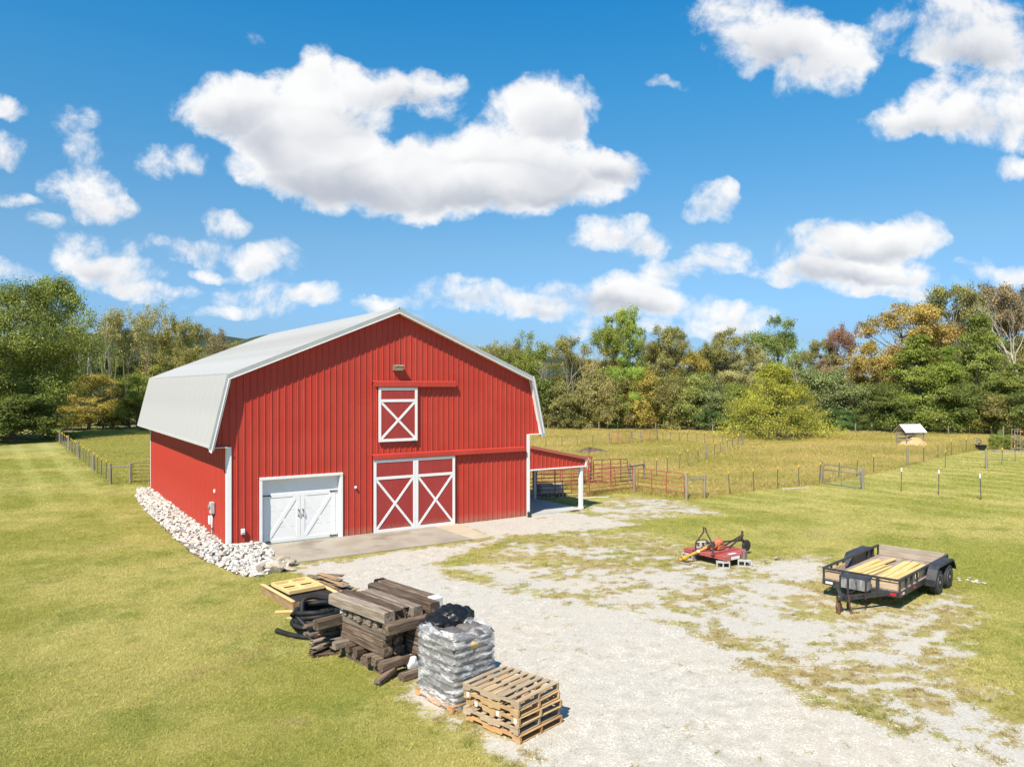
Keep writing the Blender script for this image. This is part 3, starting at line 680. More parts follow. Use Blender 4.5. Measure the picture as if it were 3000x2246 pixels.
while len(cand) < 1750:
    x, y = rnd.uniform(bx0, bx1), rnd.uniform(by0, by1)
    if in_poly(np.array([x]), np.array([y]), bed)[0]:
        s = rnd.uniform(.10, .24) * (1.15 if rnd.random() < .15 else .9); s *= (1.25 if y < 24.2 else 1)
        if all((x - a) ** 2 + (y - b) ** 2 > (.33 * (s + c)) ** 2 for a, b, c in cand[-600:]): cand.append((x, y, s))
        elif rnd.random() < .02: cand.append((x, y, s * .6))
cand.sort(key=lambda c: c[1] - c[2] * 12)
rv, rf, ro = [], [], 0
for i, (x, y, s) in enumerate(cand):
    M4 = XF((x, y, bed_height(x, y) + s * .18 + rnd.uniform(0, .05)), (rnd.uniform(-.6, .6), rnd.uniform(-.6, .6), rnd.uniform(0, 6.28)), (s * 1.12, s * 1.02, s * .92))
    me = RM[i % 8]
    if i < 300: put('rock', me, rock_bed, M4)
    else:
        A = np.empty(len(me.vertices) * 3, np.float32); me.vertices.foreach_get('co', A); A = A.reshape(-1, 3); m3 = np.array(M4)
        A = A @ m3[:3, :3].T + m3[:3, 3]
        for p in me.polygons: rf.append(tuple(ro + k for k in p.vertices))
        rv += [tuple(map(float, a)) for a in A]; ro += len(A)
me = bpy.data.meshes.new('rocks'); me.from_pydata(rv, [], rf); me.materials.append(ROCKW); tag(put('rocks', me, rock_bed), kind='stuff')
for (px, py, sx, sy, sz, rz, lab) in [(823, 1648, .62, .34, .30, .3, 'long tan boulder lying on top of the white rocks by the apron'), (767, 1678, .34, .26, .36, .8, 'upright orange-tan boulder at the lawn edge of the rock bed'),
        (802, 1678, .60, .40, .38, .1, 'big rounded pale boulder at the front tip of the rock bed'), (815, 1664, .50, .28, .26, -.2, 'tan boulder wedged between two larger boulders at the rock bed tip'),
        (853, 1658, .44, .36, .30, .5, 'brownish boulder at the corner of the concrete apron'), (843, 1671, .55, .26, .16, -.35, 'flat wedge-shaped tan stone pointing at the gravel')]:
    g = G(px, py); tag(put('boulder', rock_mesh('boulder', ROCKT, px, n=26, flat=1.0), None, XF((g.x, g.y, sz * .42), (.05, .05, rz), (sx, sy * 1.2, sz))), lab, 'boulder', 'boulders at the end of the rock bed')

# ------------------------------------------------------------------ pallets
def wood(name, a, b, c=None, rand=.18, sc=3.0, rough=.8, bump=.35): return M(name, a, b, scale=sc, rough=rough, bump=bump, bscale=9, stretch=(.7, 9, 9), rand=rand, spec=.2, c3=c, s3=1.1, lo3=.55, hi3=.72)
PAL = wood('pallet_wood', (.42, .27, .13), (.54, .37, .19), (.30, .22, .15))
PAL_G = wood('pallet_wood_grey', (.34, .255, .165), (.43, .335, .23), (.25, .185, .125))
PAL_O = wood('pallet_wood_orange', (.42, .22, .095), (.52, .31, .14), (.30, .19, .11))
_str = {}
def stringer_mesh(l, h, w, mat):
    k = (l, h, w, mat.name)
    if k not in _str:
        a = l / 2; n = .045
        p = [(-a, -h / 2)]
        for c in (-l * .27, l * .27): p += [(c - .12, -h / 2), (c - .10, -h / 2 + n), (c + .10, -h / 2 + n), (c + .12, -h / 2)]
        p += [(a, -h / 2), (a, h / 2), (-a, h / 2)]
        _str[k] = MB().prism(p[::-1], -w / 2, w / 2, T=lambda x, y, z: (x, z, y)).mesh('stringer', mat)
    return _str[k]
def pallet(label, loc, rz, mat, group, L=1.20, W=1.02, nb=8, mat2=None, tilt=(0, 0)):
    """L along the stringers (local x), W along the deck boards (local y); height .125"""
    t = thing('pallet', label, 'pallet', group=group, M4=XF(loc, (tilt[0], tilt[1], rz)))
    for y in (-W / 2 + .02, 0, W / 2 - .02): put('stringer', stringer_mesh(L, .089, .038, mat), t, XF((0, y, .0605)))
    for i in range(nb):
        x = -L / 2 + .05 + i * (L - .10) / (nb - 1) + rnd.uniform(-.008, .008); w = .085 if nb > 6 else .1
        board('deck_board', (x, -W / 2, .1135), (x + rnd.uniform(-.006, .006), W / 2, .1135), w, .016, mat2 or mat, t)
    for i in range(3):
        x = -L / 2 + .05 + i * (L - .10) / 2; board('bottom_board', (x, -W / 2, .008), (x, W / 2, .008), .09, .016, mat, t)
    return t
PF, PR, PL = G(1523.7, 2182), G(1648, 2117.4), G(1366.5, 2112.3)
eL = (PL - PF).normalized(); eR = Vector((eL.y, -eL.x, 0)); PANG = math.atan2(eL.y, eL.x)
pc = PF + eL * .60 + eR * .51
labs = ['bottom pallet of the five in the front stack, on the ground', 'second pallet from the bottom of the front stack', 'middle pallet of the front stack with white paper labels', 'second pallet from the top of the front stack', 'top pallet of the front stack with weathered deck boards']
for i, lb in enumerate(labs):
    off = [(0.0, 0.0, 0), (.03, -.03, .015), (.02, .02, -.02), (.05, 0, .01), (.07, .0, .045)][i]
    t = pallet(lb, tuple(pc + eL * off[0] + eR * off[1] + Vector((0, 0, .012 + i * .1255))), PANG + off[2], [PAL_O, PAL_G, PAL, PAL, PAL_G][i], 'pallets stacked at the lawn edge', nb=[5, 7, 7, 7, 8][i], mat2=[None, None, None, None, PAL][i], tilt=(rnd.uniform(-.004, .004), rnd.uniform(-.004, .004)))
    if i == 4:
        for ch in t.children:
            if ch.name.startswith('deck_board') and ch.matrix_local.translation.x < -.2: ch.data = board_mesh(1.02, .085, .016, PAL_G)
    if i in (2, 3):
        for x in ((-.52, -.14, .36) if i == 2 else (.50,)):
            MB().box((x, .5112, .07), (.06, .003, .075)).build('paper_label', WHITE, t)
# ------------------------------------------------------------------ wrapped pallet of bags
WF, WLt = G(1325.9, 2093.3), G(1219.3, 2033.7); fL = (WLt - WF).normalized(); fR = Vector((fL.y, -fL.x, 0)); WANG = math.atan2(fL.y, fL.x)
wc = WF + fL * .55 + fR * .48
pallet('brown pallet under the plastic-wrapped stack of bags', tuple(wc + Vector((0, 0, .01))), WANG, PAL_O, 'pallets stacked at the lawn edge', L=1.12, W=.98, nb=6)
def bag_material():
    m, nt, b = mat_new('printed_bag'); P = coords(nt, 'Object')
    oi = N_(nt, 'ShaderNodeObjectInfo')
    P2 = N_(nt, 'ShaderNodeVectorMath', operation='ADD', ins={0: P, 1: N_(nt, 'ShaderNodeVectorMath', operation='SCALE', ins={0: (9, 5, 3), 'Scale': oi.outputs['Random']}).outputs[0]}).outputs[0]
    col = mixc(nt, ramp(nt, noise_(nt, P2, 3, 3), .35, .65), (.10, .085, .08), (.19, .165, .15))
    col = mixc(nt, ramp(nt, noise_(nt, P2, 2.3, 1), .68, .70), col, (.36, .17, .06))
    col = mixc(nt, ramp(nt, noise_(nt, vadd(nt, P2, (4, 1, 7)), 2.6, 1), .68, .71), col, (.60, .40, .04))
    nt.links.new(col, b.inputs['Base Color']); b.inputs['Roughness'].default_value = .38
    bump_(nt, b, noise_(nt, P2, 16, 5, .6), .6, .03); return m
BAG = bag_material()
def bag_mesh(lx, ly, lz, seed):
    n, m = 14, 10; V = []; r = random.Random(seed); ph = [r.uniform(0, 6) for _ in range(6)]
    for s in (-1, 1):
        for j in range(m + 1):
            for i in range(n + 1):
                a, b = i / n * 2 - 1, j / m * 2 - 1
                e = max(0, (1 - abs(a) ** 8) * (1 - abs(b) ** 8)) ** .28
                x = a * lx / 2 * (1 - .03 * abs(b) ** 2); y = b * ly / 2 * (1 - .05 * abs(a) ** 2)
                z = s * lz / 2 * e * (1 + .06 * math.sin(4 * a + ph[0] + 3 * b) * 1 + .05 * math.sin(9 * b + ph[1]))
                V.append((x, y, z + .004 * math.sin(17 * a + ph[2]) * s))
    F = []; k = (n + 1) * (m + 1)
    for s in (0, 1):
        for j in range(m):
            for i in range(n):
                q = [s * k + j * (n + 1) + i, s * k + j * (n + 1) + i + 1, s * k + (j + 1) * (n + 1) + i + 1, s * k + (j + 1) * (n + 1) + i]
                F.append(tuple(q if s else q[::-1]))
    # sew the rim
    me = bpy.data.meshes.new('bag'); me.from_pydata(V, [], F); me.materials.append(BAG)
    bm = bmesh.new(); bm.from_mesh(me); bmesh.ops.remove_doubles(bm, verts=bm.verts, dist=.002); bm.to_mesh(me); bm.free()
    me.polygons.foreach_set('use_smooth', np.ones(len(me.polygons), bool)); return me
BM = [bag_mesh(.66, .43, .15, 3), bag_mesh(.43, .62, .15, 4), bag_mesh(.66, .43, .145, 9), bag_mesh(.43, .62, .145, 5)]
ORD = ('first', 'second', 'third', 'fourth', 'fifth', 'sixth', 'seventh', 'eighth', 'ninth')
def wl(a, b, z): return wc + fL * a + fR * b + Vector((0, 0, z))
NL = 9; LH = .124
for k in range(NL):
    z = .135 + LH * (k + .5)
    spots = [(0, .22, -.23), (0, .22, .23), (1, -.34, 0.14), (1, -.34, -.30)] if k % 2 else [(0, -.22, -.23), (0, -.22, .23), (1, .34, -.16), (1, .34, .28)]
    if k == NL - 1: spots = [s for s in spots if s[1] < .3 or s[2] > -.2]
    for (o_, a, b) in spots:
        if o_ == 1 and abs(b) > .2: me, sc = BM[1 + 2 * (k % 2)], (1, .55, 1)
        else: me, sc = BM[o_ + 2 * (k % 2)], (1, 1 if o_ == 0 else 1.0, 1)
        p = wl(a + rnd.uniform(-.012, .012), b + rnd.uniform(-.012, .012), z)
        lab = 'dark printed bag, %s of layer %s up in the wrapped stack' % (('rear' if a > .05 else 'front') + (' left' if b < 0 else ' right') + (' end' if o_ else ''), ORD[k])
        tag(put('bag', me, None, XF(p, (rnd.uniform(-.03, .03), rnd.uniform(-.03, .03), WANG + rnd.uniform(-.04, .04)), (sc[0], sc[1], 1.0))), lab, 'bag', 'bags on the wrapped pallet')
def film_mat():
    m, nt, b = mat_new('stretch_film'); P = coords(nt, 'Object')
    n = ramp(nt, noise_(nt, vadd(nt, coords(nt, 'Object', (1.2, 1.2, 4)), (0, 0, 1)), 2.6, 6, .72), .47, .68)
    b.inputs['Base Color'].default_value = (.86, .88, .90, 1); b.inputs['Roughness'].default_value = .10; b.inputs['Specular IOR Level'].default_value = 1.0
    bump_(nt, b, noise_(nt, coords(nt, 'Object', (1, 1, 2.2)), 7, 5, .6), .5, .04)
    tr = nt.nodes.new('ShaderNodeBsdfTransparent'); mx = nt.nodes.new('ShaderNodeMixShader'); f = N_(nt, 'ShaderNodeMapRange', ins={0: n, 3: .13, 4: .82})
    nt.links.new(f.outputs[0], mx.inputs[0]); nt.links.new(tr.outputs[0], mx.inputs[1]); nt.links.new(b.outputs[0], mx.inputs[2]); nt.links.new(mx.outputs[0], nt.nodes['Material Output'].inputs[0]); return m
FILM = film_mat()
def film():
    V, F = [], []; n, m = 96, 60; hx, hy = .575, .50; r = random.Random(5)
    ring = []
    for i in range(n):                                            # rounded rectangle
        t = 2 * math.pi * i / n; c, s = math.cos(t), math.sin(t); k = (abs(c) ** 7 + abs(s) ** 7) ** (-1 / 7); ring.append((c * k * hx, s * k * hy))
    top = .135 + NL * LH
    for j in range(m + 1):
        f = j / m
        for i, (x, y) in enumerate(ring):
            z = .05 + f * (top + .03 - .05)
            lay = abs(math.sin((z - .135) / LH * math.pi)); k = 1 - .018 * (1 - lay) ** 2 + .008 * math.sin(i * .9 + z * 23) * math.sin(z * 31 + i * .2) + .006 * r.uniform(-1, 1)
            if z > top - .12: k *= 1 - .10 * ((z - top + .12) / .15) ** 2
            t = i / n * 2 * math.pi
            if z > top - .05: z += .03 * math.sin(t * 3 + 1) + .02 * math.sin(t * 9)
            V.append((x * k, y * k, z))
    # hem folded over the edge on the near right corner, loose flap on the left
    base = m * (n)
    for j in range(1, 5):
        for i, (x, y) in enumerate(ring):
            t = i / n * 2 * math.pi; w = .5 + .5 * math.cos(t + 1.1); k = 1 - .10 - .13 * j * (.25 + .75 * w)
            V.append((x * k, y * k, top + .02 + .035 * math.sin(t * 5 + j) - .008 * j + .03 * r.uniform(-.5, 1)))
    for j in range(m + 4):
        for i in range(n): F.append((j * n + i, j * n + (i + 1) % n, (j + 1) * n + (i + 1) % n, (j + 1) * n + i))
    me = bpy.data.meshes.new('plastic_wrap'); me.from_pydata(V, [], F); me.materials.append(FILM); me.polygons.foreach_set('use_smooth', np.ones(len(F), bool))
    tag(put('plastic_wrap', me, None, XF(wc, (0, 0, WANG))), 'clear stretch film wrapped around the pallet of bags', 'plastic wrap')
    fl = MB(); V = []
    for j in range(9):
        for i in range(9):
            a, b = i / 8, j / 8; V.append((.50 + .12 * b + .02 * math.sin(7 * a), .22 * (a - .5) * (1 + b) + .28 * 0 - .30, top - .12 + .26 * a * b + .10 * b + .05 * math.sin(9 * a + 4 * b) + .03 * r.uniform(-1, 1)))
    fl.add(V, [(j * 9 + i, j * 9 + i + 1, (j + 1) * 9 + i + 1, (j + 1) * 9 + i) for j in range(8) for i in range(8)])
    tag(fl.build('loose_film', FILM, None, smooth=True, M4=XF(wc, (0, 0, WANG))), 'crumpled loose flap of film at the far left top of the wrapped bags', 'plastic film')
film()
TRASH = M('trash_bag_film', (.007, .007, .0075), (.013, .013, .014), scale=5, rough=.30, bump=1.0, bscale=11, spec=.45)
def lump(name, label, c, size, rz, seed, knots=True):
    bm = bmesh.new(); bmesh.ops.create_icosphere(bm, subdivisions=4, radius=.5); r = random.Random(seed)
    fr = [(Vector((r.uniform(-1, 1), r.uniform(-1, 1), r.uniform(-1, 1))).normalized(), r.uniform(3, 13), r.uniform(0, 6.3)) for _ in range(16)]
    for v in bm.verts:
        p = v.co.copy(); d = sum(abs(math.sin(p.dot(a) * f * 2 + ph)) * (1.5 / f) for a, f, ph in fr) * .30
        v.co = p * (1 + d - .22)
        if v.co.z < -.28: v.co.z = -.28 + (v.co.z + .28) * .2
    me = bpy.data.meshes.new(name); bm.to_mesh(me); bm.free(); me.materials.append(TRASH); me.polygons.foreach_set('use_smooth', np.ones(len(me.polygons), bool))
    return tag(put(name, me, None, XF(c, (0, 0, rz), size)), label, 'trash bag')
ztop_b = .135 + NL * LH
lump('trash_bag', 'slumped black trash bag draped over the left of the wrapped bags', wl(.40, -.12, ztop_b - .07), (.46, .40, .30), WANG + .9, 21)
lump('trash_bag', 'largest rounded black trash bag on top of the wrapped bags', wl(.36, .18, ztop_b - .01), (.58, .46, .42), WANG + 1.2, 22)
lump('trash_bag', 'small black trash bag at the right rear of the wrapped bags', wl(.36, .47, ztop_b + .0), (.24, .20, .22), WANG + .3, 23)

# ------------------------------------------------------------------ timber stack
TIE = wood('old_timber', (.080, .052, .036), (.180, .130, .092), (.32, .27, .215), rand=.34, sc=3.2, rough=.92, bump=.9)
TIE_G = wood('grey_timber', (.175, .135, .10), (.29, .24, .195), (.10, .065, .042), rand=.22, sc=3.2, rough=.92, bump=.9)
def timber_mesh(l, w, h, seed, mat, rough=.010, taper=0.0, rot=0):
    r = random.Random(seed); n = 14; V = []; c = .02
    sec = [(-w / 2 + c, -h / 2), (0, -h / 2), (w / 2 - c, -h / 2), (w / 2, -h / 2 + c), (w / 2, 0), (w / 2, h / 2 - c), (w / 2 - c, h / 2), (w * .15, h / 2), (-w * .2, h / 2), (-w / 2 + c, h / 2), (-w / 2, h / 2 - c), (-w / 2, 0), (-w / 2, -h / 2 + c)]
    k = len(sec); off = [r.uniform(-1, 1) for _ in sec]
    for i in range(n + 1):
        f = i / n
        for j, (y, z) in enumerate(sec):
            q = 1 + rough * 4 * (off[j] * math.sin(f * 5 + j) + r.uniform(-.6, .6)); e = 0
            if rot and (i in (0, n)): e = r.uniform(-rot, rot * .3) * (1 if i else -1)
            V.append(((f - .5) * l + e + r.uniform(-.006, .006), y * q, z * q))
    F = [(i * k + j, (i + 1) * k + j, (i + 1) * k + (j + 1) % k, i * k + (j + 1) % k) for i in range(n) for j in range(k)]
    F += [tuple(range(k)), tuple(range(n * k, (n + 1) * k))[::-1]]
    me = bpy.data.meshes.new('timber'); me.from_pydata(V, [], F); me.materials.append(mat); return me
TO = G(1141, 1985); ta = Vector((-.69, .724, 0)).normalized(); tb = Vector((ta.y, -ta.x, 0)); TA = math.atan2(ta.y, ta.x)
_tseed = [0]
def timber(a0, a1, b, z, w, h, label, mat=None, along='a', skew=0.0, pitch=0.0, rot=0.0, roll=0.0):
    """timber lying along the stack (a) or across it (b); start, end, cross position, underside height"""
    _tseed[0] += 1; l = a1 - a0; c = (a0 + a1) / 2
    p = TO + (ta * c + tb * b if along == 'a' else tb * c + ta * b) + Vector((0, 0, z + h / 2))
    return tag(put('timber', timber_mesh(l, w, h, _tseed[0], mat or TIE, rot=rot), None, XF(p, (roll, pitch, (TA if along == 'a' else TA - math.pi / 2) + skew))), label, 'timber', 'old timbers in the stack')
# ground beams and crosswise blocks
for k, b in enumerate((.06, .62, 1.08)): timber(-.02, 1.95, b, 0, .20, .17, 'long ground beam under the timber stack, %s from the lawn' % ORD[k])
for k, (a, l) in enumerate(((.02, 1.2), (.30, 1.0), (.52, 1.15), (1.02, .9), (1.28, 1.1), (1.75, 1.2))): timber(-.10 - rnd.uniform(0, .1), l, a, .172, .17, .16, 'low crosswise timber block, %s from the front corner of the stack' % ORD[k], along='b', skew=rnd.uniform(-.06, .06))
# three courses lengthwise
for k, z in enumerate((.335, .50, .675)):
    for j, b in enumerate((.10, .33, .62, .84, 1.06)):
        LOW = 'lengthwise brown timber in the %s middle course, %s from the lawn' % (('lowest', 'second', 'upper')[k], ORD[j]); st = (.16 if b < .4 else -.22) + rnd.uniform(-.06, .06); timber(st, st + rnd.uniform(1.6, 1.85), b + rnd.uniform(-.01, .01), z, .205, .165, LOW, mat=TIE_G if (k == 2 and b < .3) else TIE, skew=rnd.uniform(-.02, .02))
# crosswise course, small sawn ends
for k, a in enumerate((.45, .62, .80, .97, 1.14, 1.32, 1.55)): timber(-.02 - rnd.uniform(0, .05), 1.15, a, .842, .125, .12, 'small sawn crosswise timber under the top layer, %s from the front' % ORD[k], along='b', mat=TIE_G, skew=rnd.uniform(-.03, .03))
timber(-.12, 1.55, -.04, .835, .21, .20, 'thick round-nosed dark timber crossing the front of the stack', along='b')
timber(.55, 1.75, .16, .80, .13, .10, 'narrow board-like timber sticking out above the wrapped bags', along='b', skew=-.05)
# top layer
ZT = 1.04
timber(.02, 1.98, .00, ZT - .04, .24, .22, 'grey squared timber, leftmost on top of the stack', mat=TIE_G, skew=.02, pitch=.01)
timber(-.02, 1.95, .23, ZT - .02, .21, .21, 'rough split brown timber second from the left on top', skew=.03, rot=.10)
timber(.10, 1.75, .43, ZT - .02, .19, .19, 'short brown timber third from the left on top of the stack', skew=.02, rot=.08)
timber(-.03, 1.70, .64, ZT - .02, .22, .20, 'pale grey cracked timber fourth from the left on top', mat=TIE_G, skew=.0)
timber(-.15, 1.95, .93, ZT, .24, .22, 'heavy dark timber fifth from the left on top of the stack', skew=.03)
tl = timber(.10, 2.15, 1.19, ZT + .02, .23, .20, 'dark timber on the far right of the top with a wrapped end', skew=.02)
SILV = M('silver_wrap', (.55, .56, .58), (.72, .73, .74), scale=8, rough=.25, bump=.8, bscale=25)
MB().box((-.95, 0, 0), (.22, .245, .215)).build('end_wrap', SILV, tl, bevel=.03); MB().box((.94, 0, 0), (.16, .25, .22)).build('end_cap', TRASH, tl, bevel=.03)
# loose pieces by the front foot
timber(-.42, .12, -.10, .05, .13, .11, 'splintered timber stub poking forward from the foot of the stack', along='b', skew=.35, rot=.08, pitch=-.15)
timber(.05, .95, -.30, .0, .17, .15, 'short timber on the ground in front of the stack', along='b')
g = G(1207, 1966); p = MB(); bm = bmesh.new(); bmesh.ops.create_icosphere(bm, subdivisions=3, radius=.13)
for v in bm.verts: v.co *= 1 + .12 * math.sin(v.co.x * 40) * math.sin(v.co.z * 33)
me = bpy.data.meshes.new('film_ball'); bm.to_mesh(me); bm.free(); me.materials.append(SILV); tag(put('film_ball', me, None, XF((g.x, g.y, .17), (0, 0, 0), (1, .9, 1.2))), 'crumpled silver film ball between the timbers and wrapped bags', 'film')
# rotten pile at the left end
rnd2 = random.Random(77)
for k in range(26):
    a = 1.75 + rnd2.uniform(0, .55); z = .0 + (k // 4) * .085; b = rnd2.uniform(-.25, .15)
    l = rnd2.uniform(.55, .9); mt = TIE_G if rnd2.random() < .55 else TIE
    timber(b - .35, b - .35 + l, a, z, rnd2.uniform(.08, .16), rnd2.uniform(.05, .09), 'rotten splintered timber piece in the heap left of the stack', along='b', mat=mt, skew=rnd2.uniform(-.25, .25), pitch=rnd2.uniform(-.12, .12), rot=.16)
timber(-.55, .55, 1.78, .60, .20, .19, 'reddish brown timber lying on top of the rotten heap', along='b', mat=TIE)
timber(-.30, .05, 1.50, .22, .15, .15, 'small square timber block between the rotten heap and stack', along='b', mat=TIE_G)
# ------------------------------------------------------------------ drain pipe coil
PIPE = M('black_corrugated_pipe', (.010, .010, .011), (.020, .020, .021), scale=6, rough=.62, spec=.3)
PIPE_S = M('black_smooth_pipe', (.010, .012, .014), rough=.35)
def corr(pts, r=.057, step=.018, mat=PIPE, parent=None, name='loop', smooth=True, amp=.0045):
    """corrugated tube along a smooth polyline"""
    P = [np.array(p, float) for p in pts]; d = [0]
    for a, b in zip(P[:-1], P[1:]): d.append(d[-1] + np.linalg.norm(b - a))
    n = max(6, int(d[-1] / step)); out = []; rr = []
    arr = np.array(P)
    for i in range(n + 1):
        s = d[-1] * i / n; out.append([np.interp(s, d, arr[:, k]) for k in range(3)]); rr.append(r + (amp if i % 2 else -amp))
    return MB().tube(out, rr, 10).build(name, mat, parent, smooth=True)
cc = G(925, 1846); coil = thing('drain_pipe_coil', 'loose coil of black corrugated drain pipe left of the timbers', 'pipe coil', tuple(cc))
r3 = random.Random(8); pts = []
for i in range(5 * 40):
    t = i / 40 * 2 * math.pi; turn = i / 40; R = .47 - .03 * math.sin(t * .37 + 1) - .02 * turn
    pts.append((R * 1.08 * math.cos(t) + .03 * math.sin(turn * 2), R * .95 * math.sin(t), .06 + turn * .088 + .02 * math.sin(t * 2 + turn)))
corr(pts, parent=coil)
def spline(P, n=12):
    P = [np.array(p, float) for p in P]; Q = [2 * P[0] - P[1]] + P + [2 * P[-1] - P[-2]]; out = []
    for i in range(1, len(Q) - 2):
        for k in range(n):
            t = k / n; a, b, c, d = Q[i - 1], Q[i], Q[i + 1], Q[i + 2]
            out.append(.5 * ((2 * b) + (c - a) * t + (2 * a - 5 * b + 4 * c - d) * t * t + (3 * b - a - 3 * c + d) * t ** 3))
    return out + [P[-1]]
corr(spline([(.55, .25, .62), (.2, .2, .66), (-.12, .12, .72), (-.28, -.02, .66), (-.26, -.16, .42), (-.22, -.24, .22)]), parent=coil, name='loose_end')
corr(spline([(.62, .30, .52), (.25, .12, .60), (-.05, .05, .60), (-.25, .15, .55), (-.40, .0, .45), (-.46, -.18, .40)]), parent=coil, name='loose_end')
for a, b in (((-.25, -.12, .44), (-.20, -.26, .22)), ((-.30, -.30, .36), (-.06, -.48, .22)), ((.26, -.18, .42), (-.02, -.60, .14)), ((-.38, -.02, .50), (-.47, -.20, .38))):
    a, b = np.array(a), np.array(b); m = MB().tube([a, (a + b) / 2, b], .062, 12, caps=False); m.tube([b, a + (b - a) * .5], .052, 12, caps=False); m.build('coupling', PIPE_S, coil, smooth=True)
corr(spline([(.55, -.62, .06), (.1, -.66, .065), (-.35, -.52, .06), (-.68, -.30, .06), (-.80, -.22, .07)]), parent=coil, name='loose_end')
# ------------------------------------------------------------------ frames and boards
PINE = wood('fresh_pine', (.66, .44, .18), (.74, .53, .25), rand=.08, bump=.15)
TREAT = wood('treated_lumber', (.58, .40, .15), (.68, .50, .22), (.52, .33, .12), rand=.10, bump=.15)
BROWN = wood('brown_board', (.27, .17, .09), (.38, .25, .14), (.20, .13, .08), rand=.15, bump=.5)
SLAT = M('black_slat', (.020, .020, .022), (.035, .033, .033), scale=5, rough=.55)
A0, A1, B0, B1 = G(786, 1741), G(884, 1798), G(871, 1712), G(977, 1770)
fl_ = (A1 - A0).normalized(); fw_ = Vector((-fl_.y, fl_.x, 0)); fo = (A0 + A1 + B0 + B1) / 4; FA = math.atan2(fl_.y, fl_.x)
t = thing('slatted_frame', 'wooden frame with black slats lying on the lawn edge', 'frame', tuple(fo), FA)
FLn, FWd = 2.05, 1.18
for s in (-1, 1):
    board('side_rail', (-FLn / 2, s * FWd / 2, .13), (FLn / 2, s * FWd / 2, .13), .04, .235, BROWN, t); board('top_rail', (-FLn / 2, s * FWd / 2, .262), (FLn / 2, s * FWd / 2, .262), .09, .028, PINE, t)
for s in (-1, 1): board('end_rail', (s * (FLn / 2 - .03), -FWd / 2 + .02, .12), (s * (FLn / 2 - .03), FWd / 2 - .02, .12), .04, .20, BROWN, t)
for i in range(16): 
    x = -FLn / 2 + .09 + i * (FLn - .18) / 15; board('slat', (x, -FWd / 2 + .04, .215), (x, FWd / 2 - .04, .215), .095, .03, SLAT, t)
t = thing('pine_frame', 'pale new pine frame with four open panes on the black slats', 'frame', tuple(fo + fl_ * -.12 + Vector((0, 0, .28))), FA + .03)
for s in (-1, 1):
    board('rail', (-.55, s * .46, .045), (.55, s * .46, .045), .04, .09, PINE, t); board('rail', (s * .53, -.44, .045), (s * .53, .44, .045), .04, .09, PINE, t)
board('middle_rail', (-.51, 0, .045), (.51, 0, .045), .04, .088, PINE, t)
for x in (-.42, -.25, .02, .20, .42): board('slat', (x, -.44, .012), (x, .44, .012), .12, .02, PINE, t)
g = G(835, 1793.5); t = tag(board('scrap_board', (g.x - .22, g.y - .05, .03), (g.x + .22, g.y + .02, .03), .1, .04, PINE), 'short pine offcut on the grass beside the slatted frame', 'board')
g = G(868, 1812); t = tag(board('scrap_board', (g.x - .22, g.y - .02, .02), (g.x + .20, g.y + .06, .02), .07, .03, PINE), 'thin pine offcut on the ground near the pipe coil', 'board')
# heap of broken boards behind, sheet of plywood, white pipes
hc = G(968, 1742); r5 = random.Random(15)
for k in range(20):
    z = .03 + k * .021; an = TA + r5.uniform(-.35, .35) + (0 if k % 3 else .5); l = r5.uniform(.7, 1.25); c = hc + Vector((r5.uniform(-.22, .22), r5.uniform(-.1, .45), z)); d = Vector((math.cos(an), math.sin(an), r5.uniform(-.09, .09))) * l / 2
    tag(put('broken_board', timber_mesh(l, r5.uniform(.12, .24), .024, 500 + k, [BROWN, TIE_G, TIE, BROWN][k % 4], rot=.10), None, ALONG(c - d, c + d)), 'broken weathered board in the heap behind the pipe coil', 'board', 'broken boards heaped behind the timbers')
PLY = M('dirty_plywood', (.40, .29, .17), (.48, .36, .22), scale=2, rough=.85, bump=.2, bscale=14, c3=(.05, .045, .04), s3=2.2, lo3=.50, hi3=.62)
MBp = MB().box((0, 0, 0), (.75, .55, .018)); tag(MBp.build('plywood_sheet', PLY, None, M4=ALONG(G(1003, 1745, .62) + Vector((.35, -.40, .28)), G(1003, 1745, .62) + Vector((-.38, .30, -.16)))), 'blackened plywood offcut leaning against the timber stack', 'plywood')
for k, lab in ((0, 'white plastic pipe nearer the coil under the plywood'), (1, 'white plastic pipe farther from the coil under the plywood')):
    a = G(966 + k * 10, 1753 - k * 6, .22); b = a + Vector((.55, -.72, -.06)); MBt = MB().tube([a, a + (b - a) * .5, b], .035, 12, caps=False); MBt.tube([a, a + (b - a) * .3], .029, 12, caps=False)
    tag(MBt.build('plastic_pipe', M('white_pvc_%d' % k, (.78, .78, .77), rough=.35), None, smooth=True), lab, 'pipe')
# ------------------------------------------------------------------ utility trailer
TBLK = M('trailer_black', (.022, .023, .026), (.045, .045, .048), scale=5, rough=.5, c3=(.10, .085, .075), s3=3, lo3=.62, hi3=.8)
DECK = wood('trailer_deck', (.30, .235, .19), (.40, .33, .28), (.24, .18, .14), rand=.12)
SIDE = wood('trailer_side_board', (.46, .33, .21), (.54, .41, .28), (.36, .25, .16), rand=.08)
TAIL = wood('trailer_tail_board', (.34, .28, .22), (.44, .37, .30), (.16, .13, .11), rand=.05)
RUBBER = M('tyre_rubber', (.022, .022, .023), (.038, .037, .036), scale=9, rough=.8); RIMM = M('wheel_rim', (.26, .26, .26), (.40, .40, .39), scale=6, rough=.4, metal=.3); HUBM = M('hub_metal', (.55, .55, .55), rough=.3, metal=.9)
REFL = M('red_reflector', (.60, .012, .012), rough=.25); REFW = M('white_reflector', (.75, .76, .78), rough=.25); RUST = M('rusty_steel', (.20, .075, .035), (.11, .05, .03), scale=20, rough=.85)
TC = Vector((10.14, 20.2, 0)); TR = math.radians(45); TLn, TW, DZ, RZ = 3.95, 1.84, .47, .775
